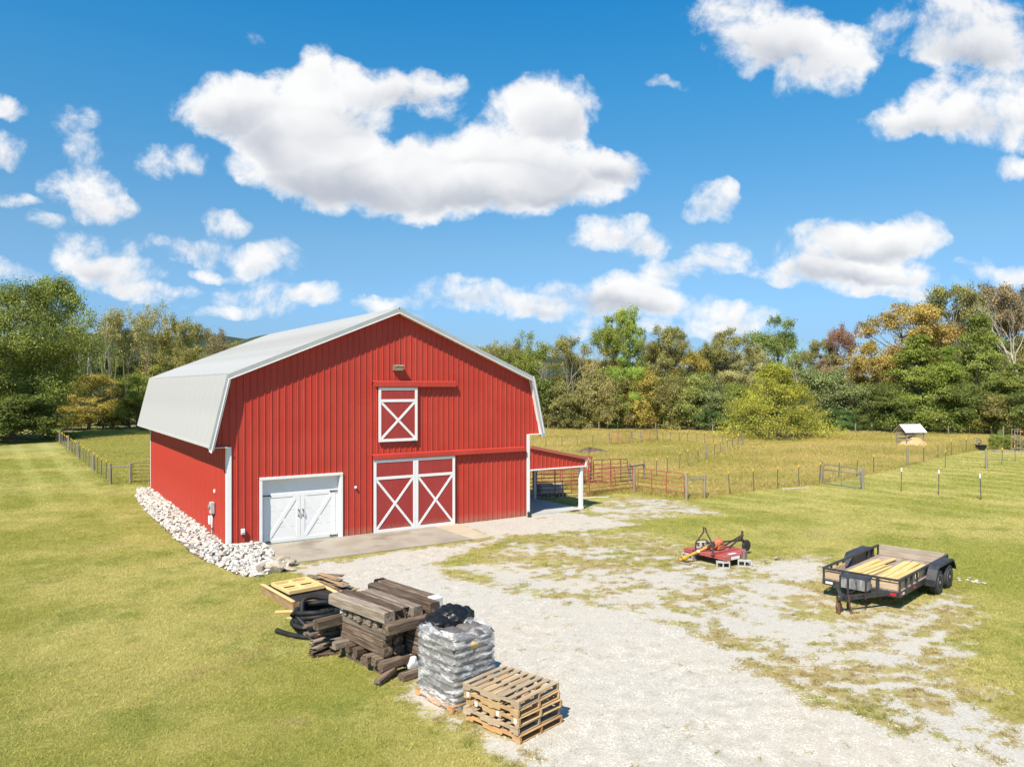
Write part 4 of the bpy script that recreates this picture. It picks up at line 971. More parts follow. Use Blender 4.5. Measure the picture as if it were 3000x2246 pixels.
tr = thing('utility_trailer', 'black twin-axle utility trailer with wooden deck parked on the gravel edge', 'trailer', tuple(TC), TR)
def tbeam(name, a, b, w, h, mat=TBLK, up=(0, 0, 1), par=None): return board(name, a, b, w, h, mat, par or tr, up)
hl, hw = TLn / 2, TW / 2
for s in (-1, 1):
    tbeam('frame_rail', (-hl, s * hw, DZ - .07), (hl, s * hw, DZ - .07), .05, .13)
    tbeam('top_rail', (-hl, s * hw, RZ - .025), (hl, s * hw, RZ - .025), .055, .05)
    for x in (-hl + .025, -hl + .52, -hl + .92, -hl + 1.32, hl - .80, hl - .42, hl - .025): tbeam('rail_post', (x, s * hw, DZ - .03), (x, s * hw, RZ - .05), .045, .045, up=(1, 0, 0))
tbeam('end_rail', (-hl, -hw + .03, RZ - .025), (-hl, hw - .03, RZ - .025), .055, .05); tbeam('end_rail', (-hl, -hw + .03, DZ - .07), (-hl, hw - .03, DZ - .07), .05, .13)
tbeam('end_rail', (hl, -hw + .03, DZ - .07), (hl, hw - .03, DZ - .07), .05, .13)
for y in (-.42, .42): tbeam('rail_post', (-hl, y, DZ - .03), (-hl, y, RZ - .05), .075, .06, up=(1, 0, 0))
for i in range(13): 
    y = -hw + .07 + i * (TW - .14) / 12; tbeam('deck_plank', (-hl + .04, y, DZ - .01), (hl - .04, y, DZ - .01), .133, .03, DECK)
tbeam('front_board', (-hl + .045, -hw + .06, DZ + .115), (-hl + .045, hw - .06, DZ + .115), .022, .20, SIDE)
for s in (-1, 1):
    tbeam('side_board', (-hl + .06, s * (hw - .045), DZ + .11), (-hl + 1.30, s * (hw - .045), DZ + .11), .022, .19, SIDE)
    if s < 0: tbeam('side_board', (-.35, s * (hw - .045), DZ + .11), (1.15, s * (hw - .045), DZ + .11), .022, .19, SIDE)
tg = tbeam('tail_board', (hl - .05, -hw + .06, DZ + .10), (hl - .05, hw - .06, DZ + .10), .03, .17, TAIL); tbeam('tail_board', (hl - .05, -hw + .06, DZ + .26), (hl - .05, hw - .06, DZ + .26), .03, .13, TAIL)
# fenders and wheels
for s in (-1, 1):
    prof = [(-.92, .36), (-.80, .52), (-.68, .68), (-.56, .765), (.66, .765), (.80, .70), (.92, .56), (.99, .44)]
    m = MB(); y0, y1 = s * (hw + .03), s * (hw + .27)
    for (xa, za), (xb, zb) in zip(prof[:-1], prof[1:]):
        m.add([(xa + .80, y0, za), (xb + .80, y0, zb), (xb + .80, y1, zb), (xa + .80, y1, za), (xa + .80, y0, za + .012), (xb + .80, y0, zb + .012), (xb + .80, y1, zb + .012), (xa + .80, y1, za + .012)], [(0, 1, 2, 3), (7, 6, 5, 4), (3, 2, 6, 7), (0, 4, 5, 1)])
        m.add([(xa + .80, y1, za), (xb + .80, y1, zb), (xb + .80, y1, zb - .05), (xa + .80, y1, za - .05)], [(0, 1, 2, 3)])
        m.add([(xa + .80, y0, za), (xb + .80, y0, zb), (xb + .80, y0, max(zb - .30, DZ - .05)), (xa + .80, y0, max(min(za, za - .30), DZ - .05))], [(3, 2, 1, 0)])
    m.box((-.12, s * (hw + .15), .38), (.03, .24, .16)).build('fender', TBLK, tr)
    for xw in (.37, 1.23):
        Tf = lambda a, b, c, xw=xw, s=s: (xw + a, s * (hw + .155) + s * c, .325 + b)
        w = MB().lathe([(.20, -.095), (.285, -.10), (.315, -.085), (.325, -.05), (.325, .05), (.315, .085), (.285, .10), (.20, .095)], 32, T=Tf).build('wheel', RUBBER, tr, smooth=False)
        MB().lathe([(.001, .03), (.07, .04), (.15, .05), (.18, .085), (.205, .10), (.205, .09)], 24, T=Tf).build('rim', RIMM, w, smooth=True)
        MB().lathe([(.05, .04), (.05, .09), (.035, .11), (.001, .115)], 16, T=Tf).build('hub', HUBM, w, smooth=True)
        for k in range(6):
            t_ = k * math.pi / 3; MB().box(Tf(.115 * math.cos(t_), .115 * math.sin(t_), .052), (.05, .012, .05)).build('rim_hole', BLACK, w)
for xw in (.37, 1.23): tbeam('axle', (xw, -hw - .06, .32), (xw, hw + .06, .32), .06, .06)
# tongue with toolbox, jack, coupler, chains
for s in (-1, 1): tbeam('tongue', (-hl + .1, s * .62, DZ - .10), (-hl - 1.10, s * .03, DZ - .10), .055, .11)
MB().box((-hl - 1.17, 0, DZ - .05), (.28, .09, .09)).lathe([(.07, -.05), (.075, .03), (.05, .06), (.001, .07)], 12, T=lambda a, b, c: (-hl - 1.30 + a, b, DZ - .05 + c)).build('coupler', TBLK, tr, bevel=.01)
bx_ = MB().box((-hl - .30, 0, DZ + .12), (.32, .64, .28)).build('tool_box', M('weathered_box', (.16, .155, .15), (.40, .39, .37), scale=3, rough=.8, stretch=(6, 6, .6), lo=.4, hi=.7), tr, bevel=.01)
for s in (-1, 1): MB().box((-hl - .475, s * .305, DZ + .12), (.02, .04, .29)).build('box_edge', TBLK, bx_)
MB().box((-hl - .30, 0, DZ + .27), (.34, .67, .018)).build('box_lid', TBLK, bx_)
jk = MB().tube([(-hl - .78, 0, DZ + .30), (-hl - .78, 0, .02)], .032, 12).tube([(-hl - .78, 0, DZ + .30), (-hl - .78, 0, DZ + .34)], .042, 12); jk.lathe([(.09, 0), (.09, .02), (.03, .03)], 14, T=lambda a, b, c: (-hl - .78 + a, b, c)).tube([(-hl - .78, 0, DZ + .31), (-hl - .78, .14, DZ + .31), (-hl - .78, .14, DZ + .27)], .012, 6); jk.build('jack', TBLK, tr, smooth=False)
MB().tube(spline([(-hl - .5, -.05, DZ + .25), (-hl - .62, -.15, DZ + .22), (-hl - .75, -.16, DZ + .05), (-hl - .95, -.06, DZ)], 6), .009, 6).build('cable', BLACK, tr, smooth=True)
def chain(pts, n):
    P = spline(pts, 14); m = MB()
    for i in range(n):
        p = P[int(i * (len(P) - 1) / (n - 1))]; r = .020
        ring = [(p[0] + (r * math.cos(t) if i % 2 else 0), p[1] + (0 if i % 2 else r * math.cos(t)), p[2] + r * 1.5 * math.sin(t)) for t in np.linspace(0, 2 * math.pi, 9)[:-1]]
        m.tube(ring, .006, 4, closed=True)
    m.build('safety_chain', RUST, tr)
chain([(-hl - 1.0, -.10, DZ - .06), (-hl - 1.12, -.18, .20), (-hl - 1.0, -.20, .03), (-hl - .85, -.28, .02)], 20); chain([(-hl - 1.25, .06, DZ - .08), (-hl - 1.28, .08, .15), (-hl - 1.18, .05, .03)], 16)
MB().box((-hl - 1.27, .02, .15), (.06, .05, .28)).build('coupler_pin', RUST, tr)
for x, y, sx, sy, mt in ((-hl - .028, -hw + .13, .01, .13, REFL), (-hl - .028, hw - .16, .01, .18, REFW)): MB().box((x, y, DZ - .07), (sx, sy, .055)).build('reflector', mt, tr)
for x, mt in ((-hl + .09, REFL), (-hl + .22, REFW), (-hl + 1.05, REFL), (hl - .12, REFL)): MB().box((x, -hw - .028, DZ - .06), (.12, .01, .05)).build('reflector', mt, tr)
MB().box((-hl - .62, -.34, DZ - .10), (.28, .012, .06), rotz(.45)).build('reflector', M('faded_red_tape', (.22, .03, .03), rough=.4), tr)
# lumber on the deck
def plank(label, x0, x1, y0, y1, z, w=.135, h=.036):
    a = TC + Vector((x0 * math.cos(TR) - y0 * math.sin(TR), x0 * math.sin(TR) + y0 * math.cos(TR), DZ + .007 + z)); b = TC + Vector((x1 * math.cos(TR) - y1 * math.sin(TR), x1 * math.sin(TR) + y1 * math.cos(TR), DZ + .007 + z))
    tag(board('lumber_plank', a, b, w, h, TREAT), label, 'plank', 'new planks on the trailer')
plank('new plank against the far left side of the trailer deck', -1.55, 1.05, .68, .66, .018); plank('new plank second from the far left side of the trailer deck', -1.62, .95, .53, .50, .018)
plank('new plank stacked on the two far left planks', -1.58, 1.0, .60, .55, .055); plank('long new plank reaching farthest back on the left of the deck', -1.2, 1.45, .46, .30, .056, w=.15)
plank('new plank in the left middle of the trailer deck', -1.50, .60, .36, .28, .018); plank('narrow new plank leaning off the left middle planks', -1.30, .55, .18, .10, .018, w=.09)
plank('wide new plank right of the bare deck strip', -1.55, 1.45, -.12, -.05, .018, w=.19); plank('second wide plank right of the bare deck strip', -1.50, 1.50, -.33, -.26, .018, w=.19)
plank('new plank along the right side of the trailer deck', -1.60, 1.40, -.55, -.50, .018, w=.18); plank('rightmost new plank on the trailer deck', -1.65, 1.30, -.75, -.72, .018, w=.16); plank('loose plank lying diagonally on top of the right planks', -1.18, 1.25, -.46, -.58, .055, w=.16)

# ------------------------------------------------------------------ concrete blocks, mower
BLOCK = M('concrete_block', (.36, .35, .33), (.45, .44, .415), scale=7, rough=.92, bump=.4, bscale=45, rand=.10)
def block_mesh():
    m = MB(); L_, W_, H_ = .40, .20, .20
    for s in (-1, 1): m.box((0, s * (W_ / 2 - .018), 0), (L_, .036, H_))
    for x in (-L_ / 2 + .018, 0, L_ / 2 - .018): m.box((x, 0, 0), (.036, W_ - .0722, H_ - .004))
    return m.mesh('concrete_block', BLOCK)
BLK = block_mesh()
def cblock(label, loc, rz, side=True, tilt=(0, 0), sc=1.0):
    """side=True lays it with the cells facing sideways"""
    o = put('concrete_block', BLK, None, XF(loc, (math.pi / 2 + tilt[0] if side else tilt[0], tilt[1], rz), (sc,) * 3)); return tag(o, label, 'concrete block', 'loose concrete blocks')
MRED = M('faded_red_paint', (.36, .065, .055), (.42, .10, .085), scale=3, rough=.55, c3=(.34, .15, .12), s3=2, lo3=.5, hi3=.7)
MDK = M('mower_dark_steel', (.045, .04, .04), (.10, .06, .05), scale=6, rough=.6); MOR = M('gearbox_orange', (.50, .12, .04), (.40, .16, .08), scale=8, rough=.55); MYL = M('shaft_yellow', (.48, .30, .025), (.40, .24, .03), scale=6, rough=.5)
ML, MF, MR_ = G(2006.6, 1604.9, .34), G(2122, 1631, .34), G(2170, 1605, .34)
me1 = (MF - ML).normalized(); me2 = Vector((-me1.y, me1.x, 0)); mo = ML.lerp(MF, .5); mo.z = 0; MA = math.atan2(me1.y, me1.x)
mw = thing('rotary_mower', 'faded red three-point rotary mower resting on concrete blocks', 'mower', tuple(mo), MA)
hw_, dp = .80, 1.45
deck = [(-hw_, 0), (hw_, 0), (hw_, dp * .62), (hw_ * .55, dp), (-hw_ * .55, dp), (-hw_, dp * .62)]
MB().prism(deck, .305, .335).build('deck', MRED, mw, bevel=.01)
sk = MB(); n = len(deck)
for i in range(n):
    (xa, ya), (xb, yb) = deck[i], deck[(i + 1) % n]; k = 1.015
    sk.beam((xa, ya, .27), (xb, yb, .27), .012, .13 if i != 0 else .06)
sk.build('skirt', MRED, mw)
for s in (-1, 1): board('deck_channel', (s * .33, .03, .365), (s * .33, dp * .80, .365), .07, .06, MRED, mw)
apx = (0.0, .02, 1.06)
for s in (-1, 1):
    MB().beam((s * .34, -.02, .27), (s * .34, .03, .62), .05, .02, up=(1, 0, 0)).beam((s * .34, .03, .60), (s * .055, .05, .96), .045, .02, up=(0, 1, 0)).beam((s * .055, .05, .94), (s * .035, .02, 1.12), .045, .02, up=(0, 1, 0)).build('mast', MDK, mw)
    MB().lathe([(.03, -.06), (.03, .06)], 10, T=lambda a, b, c, s=s: (s * .36 + c, -.03 + a, .34 + b)).build('lift_pin', MDK, mw)
MB().tube(spline([(-.33, .04, .63), (-.18, .06, .70), (.0, .07, .72), (.20, .06, .64), (.34, .04, .56)], 5), .018, 6).build('hoop', MDK, mw, smooth=True)
MB().beam((.03, .10, .62), (.0, dp + .42, .50), .05, .05).build('tail_beam', MDK, mw)
MB().beam((.12, dp * .72, .37), (.02, dp + .45, .66), .03, .05).beam((-.12, dp * .72, .37), (-.02, dp + .45, .66), .03, .05).beam((0, dp + .40, .45), (0, dp + .42, .80), .045, .045, up=(0, 1, 0)).build('tail_brace', MDK, mw)
tw = MB().lathe([(.08, -.05), (.17, -.045), (.19, -.02), (.19, .02), (.17, .045), (.08, .05)], 20, T=lambda a, b, c: (c, dp + .62 + a, .30 + b)).build('tail_wheel', RUBBER, mw); MB().beam((0, dp + .42, .52), (0, dp + .62, .30), .12, .02).build('fork', MDK, tw)
gb = MB().box((0, .68, .46), (.26, .28, .20)).lathe([(.16, .0), (.15, .08), (.08, .14), (.001, .15)], 14, T=lambda a, b, c: (a, .68 + b, .55 + c)).build('gearbox', MOR, mw, bevel=.02)
MB().lathe([(.11, 0), (.12, .07), (.10, .10)], 14, T=lambda a, b, c: (a, .54 - c, .52 + b)).build('gearbox_flange', MOR, gb)
s0, s1 = np.array((0.0, .42, .53)), np.array((-.42, -.52, .13))
dv = (s1 - s0); P_ = [s0 + dv * f for f in (0, .12, .13, .45, .46, .8, .81, .9, 1.0)]
MB().tube(P_, [.045, .045, .04, .04, .047, .047, .06, .085, .09], 14).build('drive_shaft', MYL, mw, smooth=False); MB().tube([s0 - dv * .05, s0 + dv * .05], .065, 12).build('shaft_boot', BLACK, mw); MB().tube([P_[3], P_[3] + dv * .06], .05, 12).build('shaft_label', WHITE, mw)
MB().tube([P_[-1], P_[-1] + dv * .10], .04, 8).build('shaft_yoke', MYL, mw)
MB().box((hw_ + .014, dp * .32, .268), (.006, .40, .09)).build('decal', WHITE, mw); MB().box((.60, dp * .40, .338), (.10, .34, .003)).build('decal', WHITE, mw)
def on_m(x, y, z): return mo + me1 * x + me2 * y + Vector((0, 0, z))
cblock('concrete block under the front left corner of the mower', on_m(-.66, .06, .10), MA + .1); cblock('concrete block under the front right corner of the mower', on_m(.72, .0, .10), MA + .75)
cblock('concrete block behind the right edge of the mower', on_m(.98, .68, .10), MA + .75); cblock('tilted concrete block sitting on the mower deck', on_m(-.42, .42, .45), MA + .25, tilt=(-.25, -.12))
t = on_m(.90, .78, .20); tag(put('wood_block', timber_mesh(.24, .15, .15, 900, TIE_G), None, XF(t + Vector((0, 0, .12)), (0, math.pi / 2, .4))), 'upright wood chunk on the concrete block behind the mower', 'wood block')
for k, lab in ((0, 'flat scrap board under the yellow mower shaft'), (1, 'second scrap board on the ground below the yellow shaft')):
    c = on_m(-.42 + .14 * k, -.58 - .05 * k, .02 + .02 * k); tag(board('scrap_board', c - me1 * .18, c + me1 * .2 + me2 * .1 * k, .12, .025, TIE_G), lab, 'board')
g = G(2278, 1641); tag(put('rock_chunk', rock_mesh('rock_chunk', ROCKT, 71, n=18, flat=.8), None, XF((g.x, g.y, .07), (0, 0, .3), (.26, .2, .2))), 'small tan rock on the gravel between mower and trailer', 'rock')
g = G(2830, 1703)
for k in range(9): tag(put('rock_chunk', RM[k % 8], None, XF((g.x + rnd.uniform(-.35, .35), g.y + rnd.uniform(-.3, .3), .03), (0, 0, k), (.16, .14, .10))), 'pale rock in the small heap right of the trailer', 'rock', 'rocks right of the trailer')

# ------------------------------------------------------------------ fences
POSTW = M('fence_post_wood', (.205, .18, .135), (.285, .25, .19), scale=2.5, rough=.9, bump=.5, bscale=12, stretch=(5, 5, .6), rand=.15, c3=(.15, .14, .10), s3=1.2)
TPOST = M('t_post_green', (.075, .085, .065), (.13, .11, .08), scale=6, rough=.7); CAPY = M('yellow_cap', (.75, .45, .01), rough=.4); CAPW = M('white_cap', (.80, .80, .80), rough=.4)
WIRE = M('fence_wire', (.16, .155, .145), rough=.55, metal=.3)
def post_mesh(h, r=.065):
    rr = random.Random(int(h * 100)); return MB().lathe([(r, -.1), (r, h * .3), (r * .97, h * .7), (r * .95, h - .03), (r * .75, h)], 10).mesh('post', POSTW)
PMESH = {h: post_mesh(h, r) for h, r in ((1.18, .07), (1.32, .075), (1.22, .06))}
def tpost_mesh(h):
    return MB().box((0, 0, h / 2), (.045, .008, h)).box((0, .02, h / 2), (.008, .034, h)).mesh('t_post', TPOST)
TPM = tpost_mesh(1.18)
CAPM = {k: MB().lathe([(.034, -.02), (.037, .02), (.037, .085), (.024, .11), (.001, .112)], 10).mesh('post_cap', m_) for k, m_ in (('y', CAPY), ('w', CAPW))}
CAPL = MB().lathe([(.036, 0), (.036, .17), (.03, .19), (.001, .20)], 10).mesh('post_cap', CAPW)
def fence(label, line, posts=(), tposts=(), wire=True, h=1.05, cap='y', braces=(), top=None, closed=False, step=.30, nh=7):
    """line: ground polyline; posts/tposts: survey x pixels or points on the line"""
    o = line[0]; f = thing('fence', label, 'fence', tuple(o))
    def hit(px):
        k = (px - 1500) / FOC
        for a, b in zip(line[:-1], line[1:]):
            d = b - a; den = d.x - k * d.y
            if abs(den) < 1e-9: continue
            s = (k * a.y - a.x) / den
            if -.02 <= s <= 1.02: return a + d * s
        return None
    for p in posts:
        q = p if isinstance(p, Vector) else hit(p)
        if q is not None: put('post', PMESH[rnd.choice((1.18, 1.32, 1.22))], f, XF(q - o, (rnd.uniform(-.02, .02), rnd.uniform(-.02, .02), rnd.uniform(0, 6))))
    for p in tposts:
        q = p if isinstance(p, Vector) else hit(p)
        if q is None: continue
        t = put('t_post', TPM, f, XF(q - o + Vector((0, 0, -.05 + rnd.uniform(-.03, .03))), (rnd.uniform(-.05, .05), rnd.uniform(-.05, .05), rnd.uniform(-.4, .4)))); put('post_cap', CAPL if cap == 'L' else CAPM[cap], t, XF((0, .01, 1.12)))
    for a, b in braces: board('brace_rail', Vector(a) - o + Vector((0, 0, .98)), Vector(b) - o + Vector((0, 0, .98)), .09, .09, POSTW, f)
    if wire:
        m = MB(); r = .0022
        for a, b in zip(line[:-1], line[1:]):
            a, b = a - o, b - o; L_ = (b - a).length
            for k in range(nh):
                z = Vector((0, 0, .10 + (h - .12) * k / (nh - 1))); m.tube([a + z, b + z], r, 3, caps=False)
            n = int(L_ / step)
            for i in range(n + 1):
                p = a.lerp(b, i / max(n, 1)); m.tube([p + Vector((0, 0, .08)), p + Vector((0, 0, h))], r * .8, 3, caps=False)
        m.build('wire_mesh', WIRE, f)
    return f
A = FENCE_L
z6 = lambda x: x / 4.809
e = (A[2] - A[0]).normalized()
fence('woven-wire fence running back along the left lawn to the trees', [A[0], A[1], A[2] + e * 3], [z6(v) for v in (1590, 1315, 1110, 968, 848, 795)] + [A[0], G(z6(1835), 1180 + 1140 / 4.809), G(140, 1277), G(164, 1275)],
      [z6(v) for v in (1488, 1428, 1375, 1335, 1252, 1208, 1175, 1125, 1064, 1042, 1022, 1003, 955, 935, 914, 880, 864, 826, 810)] + [A[2] + e * k for k in (.5, 1.8)], braces=[(A[0], G(z6(1835), 1180 + 1140 / 4.809)), (G(140, 1277), G(164, 1275))])
back = [G(120, 1264), G(382, 1262.5), G(900, 1258), G(1560, 1257), G(1760, 1263), G(1925, 1268), G(2090, 1273), G(2510, 1274), G(2780, 1280), G(3060, 1284)]
z7 = lambda x: 1400 + x / 2.765; z8 = lambda x: 2200 + x / 5.027; z5 = lambda x: 2560 + x / 5.027
fence('long wire fence at the foot of the tree line', back, [z7(567), z7(980), z7(1440), z7(1902), z8(1540), z5(1100), 2940], [211.7, 257, 299.4, 340, 382.6, 425] + [z7(v) for v in (640, 705, 773, 846, 913, 1050, 1130, 1203, 1281, 1360, 1530, 1620, 1708, 1808, 1990, 2060)] + [z8(v) for v in (-120, 70, 190, 330, 600, 818, 1052, 1288, 1790, 2060)] + [z5(1408), z5(1728)], step=.6)
cross = [G(1500, 1330), G(1600, 1314), G(1784, 1303)]
fence('cross fence of yellow-capped posts between barn and far red gates', cross, [1784], [z7(v) for v in (552, 680, 807, 930)], step=.5)
cr2 = [G(1852, 1299.5), G(1876, 1299.5)]
fence('short braced fence section between the two far red gates', cr2, cr2, braces=[(cr2[0], cr2[1])], wire=False)
cr3 = [G(1927, 1292), G(2015, 1298), G(2176, 1306)]
fence('cross fence of yellow-capped posts right of the far red gates', cr3, [cr3[0]], [z7(v) for v in (1500, 1562, 1632, 1700, 1772, 1838, 1910, 1985, 2060, 2110)], step=.5)
z4 = lambda x: 1520 + x / 3.253
dia = [G(1887, 1409), G(1923, 1400), G(2068.7, 1350), G(2176.3, 1306)]
fence('diagonal pasture fence climbing from the corral to the right', dia, [dia[0], z4(1785), dia[3], G(1843.8, 1417.7)], [z4(v) for v in (1312, 1417, 1530, 1613, 1707, 1865, 1925, 1985, 2040, 2087)], braces=[(dia[0], G(1843.8, 1417.7))], step=.4)
R0 = FENCE_R
fence('pasture fence from the near red gate to the grey gate', [R0[0], R0[1], R0[2]], [R0[0], G(2063.2, 1459.8), R0[2], G(1858.5, 1441.8)], [2138, 2208, 2278, 2340.6, 2401], braces=[(R0[0], G(2063.2, 1459.8))], step=.35)
fence('pasture fence behind the grey gate reaching the black trough', R0[2:], [2659, 2864], [2456.6, 2510, 2559.5, 2706.8, 2748, 2786.8, 2830], step=.35)
gar = [G(2659, 1366), G(2770, 1370), G(2890, 1373), G(2975, 1351), G(3060, 1330)]
fence('light wire fence around the garden on the right', gar, [gar[2]], [2770, 2935, 2974.8, 3020], step=.4)
rw = [G(2528, 1433), G(2640, 1441), G(2750, 1451), G(2875, 1465), G(3050, 1485)]
fw = fence('row of thin posts with tall white caps on the right lawn', rw, [], [2640, 2750, 2875], cap='L', wire=False)
m = MB()
for k in (.35, .75, 1.05):
    for a, b in zip(rw[:-1], rw[1:]): m.tube([a - rw[0] + Vector((0, 0, k)), b - rw[0] + Vector((0, 0, k))], .0015, 3, caps=False)
m.build('wire', WIRE, fw)
put('post', PMESH[1.18], fw, XF((0, 0, 0)))
# gates
GATER = M('red_gate_paint', (.33, .060, .045), (.38, .10, .08), scale=3, rough=.5, c3=(.30, .14, .10), s3=4, lo3=.58, hi3=.75); GATEB = M('brown_gate_paint', (.17, .055, .035), (.20, .08, .05), scale=3, rough=.5); GATEG = M('grey_gate_paint', (.13, .14, .16), (.19, .19, .205), scale=4, rough=.5, c3=(.28, .14, .09), s3=3, lo3=.62, hi3=.72)
def gate(name, label, a, b, z0, z1, nb, mat, vert=(), r=.023, feet=False, cat='gate', r0=.12, fill=None):
    a, b = Vector(a), Vector(b); L_ = (Vector((b.x, b.y, 0)) - Vector((a.x, a.y, 0))).length
    t = thing(name, label, cat, (a.x, a.y, 0), math.atan2(b.y - a.y, b.x - a.x), 'tube gates and panels')
    def arc(cx, cz, a0, a1): return [(cx + r0 * math.cos(q), 0, cz + r0 * math.sin(q)) for q in np.linspace(a0, a1, 5)]
    loop = arc(r0, z1 - r0, math.pi, math.pi / 2) + arc(L_ - r0, z1 - r0, math.pi / 2, 0) + ([(L_, 0, z0)] if feet else arc(L_ - .04, z0 + .02, 0, -.01)[:1] + [(L_, 0, z0)]) + [(0, 0, z0)]
    MB().tube(loop, r, 8, closed=True).build('frame', mat, t, smooth=True)
    for k in range(1, nb - 1):
        z = z0 + (z1 - z0) * (k / (nb - 1)) ** 1.0; MB().tube([(.01, 0, z), (L_ - .01, 0, z)], r * .85, 6).build('bar', mat, t, smooth=True)
    for f in vert: MB().box((L_ * f, -.02, (z0 + z1) / 2), (.05, .012, z1 - z0)).build('brace', mat, t)
    if feet:
        for x in (0.0, L_): MB().tube([(x, 0, z0), (x, 0, .02), (x + (.28 if x == 0 else -.28), 0, .02), (x + (.28 if x == 0 else -.28), 0, z0)], r, 6).build('foot', mat, t)
    if fill: MB().tube([(L_ / 2, 0, z0), (L_ / 2, 0, z1)], r * .7, 6).build('stay', mat, t)
    return t
g0 = G(389, 1415); gate('tube_gate', 'brown tube gate at the left rear corner of the barn', g0, g0 + Vector((3.4, .4, 0)), .12, 1.16, 6, GATEB)
gate('tube_gate', 'larger of the two far red gates, left of the braced posts', G(1791, 1303), G(1849, 1299.5), .14, 1.20, 6, GATER, vert=(.33,)); gate('tube_gate', 'smaller far red gate right of the braced posts', G(1881, 1299), G(1925, 1293), .14, 1.20, 6, GATER, vert=(.5,))
gate('tube_gate', 'near red tube gate beside the gravel with two upright braces', G(1869, 1440.5), G(2002.8, 1459.5), .10, 1.22, 6, GATER, vert=(.32, .64))
gate('corral_panel', 'red corral panel ending at the lone wooden post', G(1726, 1455), G(1852.7, 1440), .25, 1.36, 7, GATER, feet=True, cat='corral panel', vert=(), fill=True)
gate('corral_panel', 'red corral panel passing in front of the stock tank', G(1573, 1463), G(1721, 1455.5), .25, 1.42, 7, GATER, feet=True, cat='corral panel', fill=True, vert=(.35, .68))
gate('tube_gate', 'brownish tube gate standing open behind the corral panels', G(1738, 1422), G(1838, 1418), .18, 1.42, 6, GATEB, vert=(.25, .5, .8)); gate('tube_gate', 'red tube gate folded against the brownish gate in the corral', G(1740, 1425), G(1800, 1432), .15, 1.2, 6, GATER)
gate('corral_panel', 'red corral panel farthest back under the lean-to view', G(1555, 1424), G(1712, 1420), .25, 1.5, 8, GATER, cat='corral panel', vert=(.2, .55, .8)); gate('corral_panel', 'second red corral panel behind the stock tank', G(1545, 1440), G(1700, 1428), .25, 1.4, 7, GATER, cat='corral panel', vert=(.3, .5))
gate('tube_gate', 'grey two-bar gate by the single post on the right', G(2413, 1417.5), G(2519.3, 1433), .06, 1.10, 2, GATEG, vert=(), r=.026, fill=True)
for o in list(bpy.data.objects):
    if o.get('label') == 'grey two-bar gate by the single post on the right':
        L_ = (G(2413, 1417.5) - G(2519.3, 1433)).length; MB().tube([(0, 0, .82), (L_, 0, .82)], .024, 8).build('bar', GATEG, o, smooth=True)
        m = MB()
        for k in range(1, 8): m.tube([(0, 0, .06 + k * .1), (L_, 0, .06 + k * .1)], .002, 3)
        for k in range(1, 20): m.tube([(L_ * k / 20, 0, .06), (L_ * k / 20, 0, .82)], .002, 3)
        m.build('wire_mesh', WIRE, o)
for px, py, lab in ((1727.8, 1421.5, 'wooden post in the corral beside the red headgate'),): tag(put('wooden_post', PMESH[1.32], None, XF(G(px, py))), lab, 'post')
# squeeze chute / headgate
hg = G(1722, 1424); t = thing('headgate', 'tall red cattle headgate beside the corral panels', 'headgate', tuple(hg), .2)
HGR = M('headgate_red', (.42, .035, .03), (.36, .05, .045), scale=3, rough=.5)
for x in (-.22, .22):
    for y in (0, .55): MB().tube([(x, y, 0), (x, y, 1.62)], .03, 8).build('upright', HGR, t)
for z in (.15, .5, .85, 1.2, 1.58): MB().tube([(-.22, 0, z), (.22, 0, z)], .022, 6).build('bar', HGR, t)
for z in (1.58, 1.45): MB().tube([(-.3, .55, z), (.48, .55, z)], .022, 6).build('bar', HGR, t)
MB().box((-.30, .2, .62), (.02, .5, .85)).build('side_sheet', HGR, t); MB().tube([(.05, 0, .1), (.05, 0, 1.5)], .022, 6).build('neck_bar', HGR, t)
# stock tank on blocks
GALV = M('galvanised_tank', (.40, .41, .41), (.52, .53, .53), scale=3, rough=.5, metal=.35, c3=(.30, .28, .24), s3=1.6)
tk = G(1612, 1453); t = thing('stock_tank', 'galvanised oval stock tank on concrete blocks under the corral panel', 'stock tank', (tk.x, tk.y, 0), .12)
ov = lambda k: [((.40 if math.cos(q) > 0 else -.40) + .30 * k * math.cos(q), .30 * k * math.sin(q)) for q in np.linspace(.01, 2 * math.pi + .01, 33)[:-1]]
m = MB(); lv = [(.21, .97), (.33, .98), (.34, 1.0), (.45, 1.0), (.46, .985), (.58, .985), (.60, 1.02), (.62, 1.02), (.62, .95), (.26, .93)]
V = []; F = []
for z, k in lv: V += [(x, y, z) for x, y in ov(k)]
for i in range(len(lv) - 1):
    for j in range(32): F.append((i * 32 + j, i * 32 + (j + 1) % 32, (i + 1) * 32 + (j + 1) % 32, (i + 1) * 32 + j))
F.append(tuple(range(31, -1, -1))); m.add(V, F).build('tank', GALV, t); MB().prism(ov(.93), .50, .502).build('water', M('tank_water', (.02, .03, .03), rough=.05), t)
for k, (dx, dy, lab) in enumerate(((-.45, -.25, 'left concrete block in front under the stock tank'), (0.0, -.30, 'middle concrete block in front under the stock tank'), (.55, -.22, 'right concrete block in front under the stock tank'), (.40, .20, 'rear concrete block under the stock tank'), (-.4, .22, 'rear left concrete block under the stock tank'))):
    cblock(lab, (tk.x + dx, tk.y + dy, .104), .12 + .1 * k)
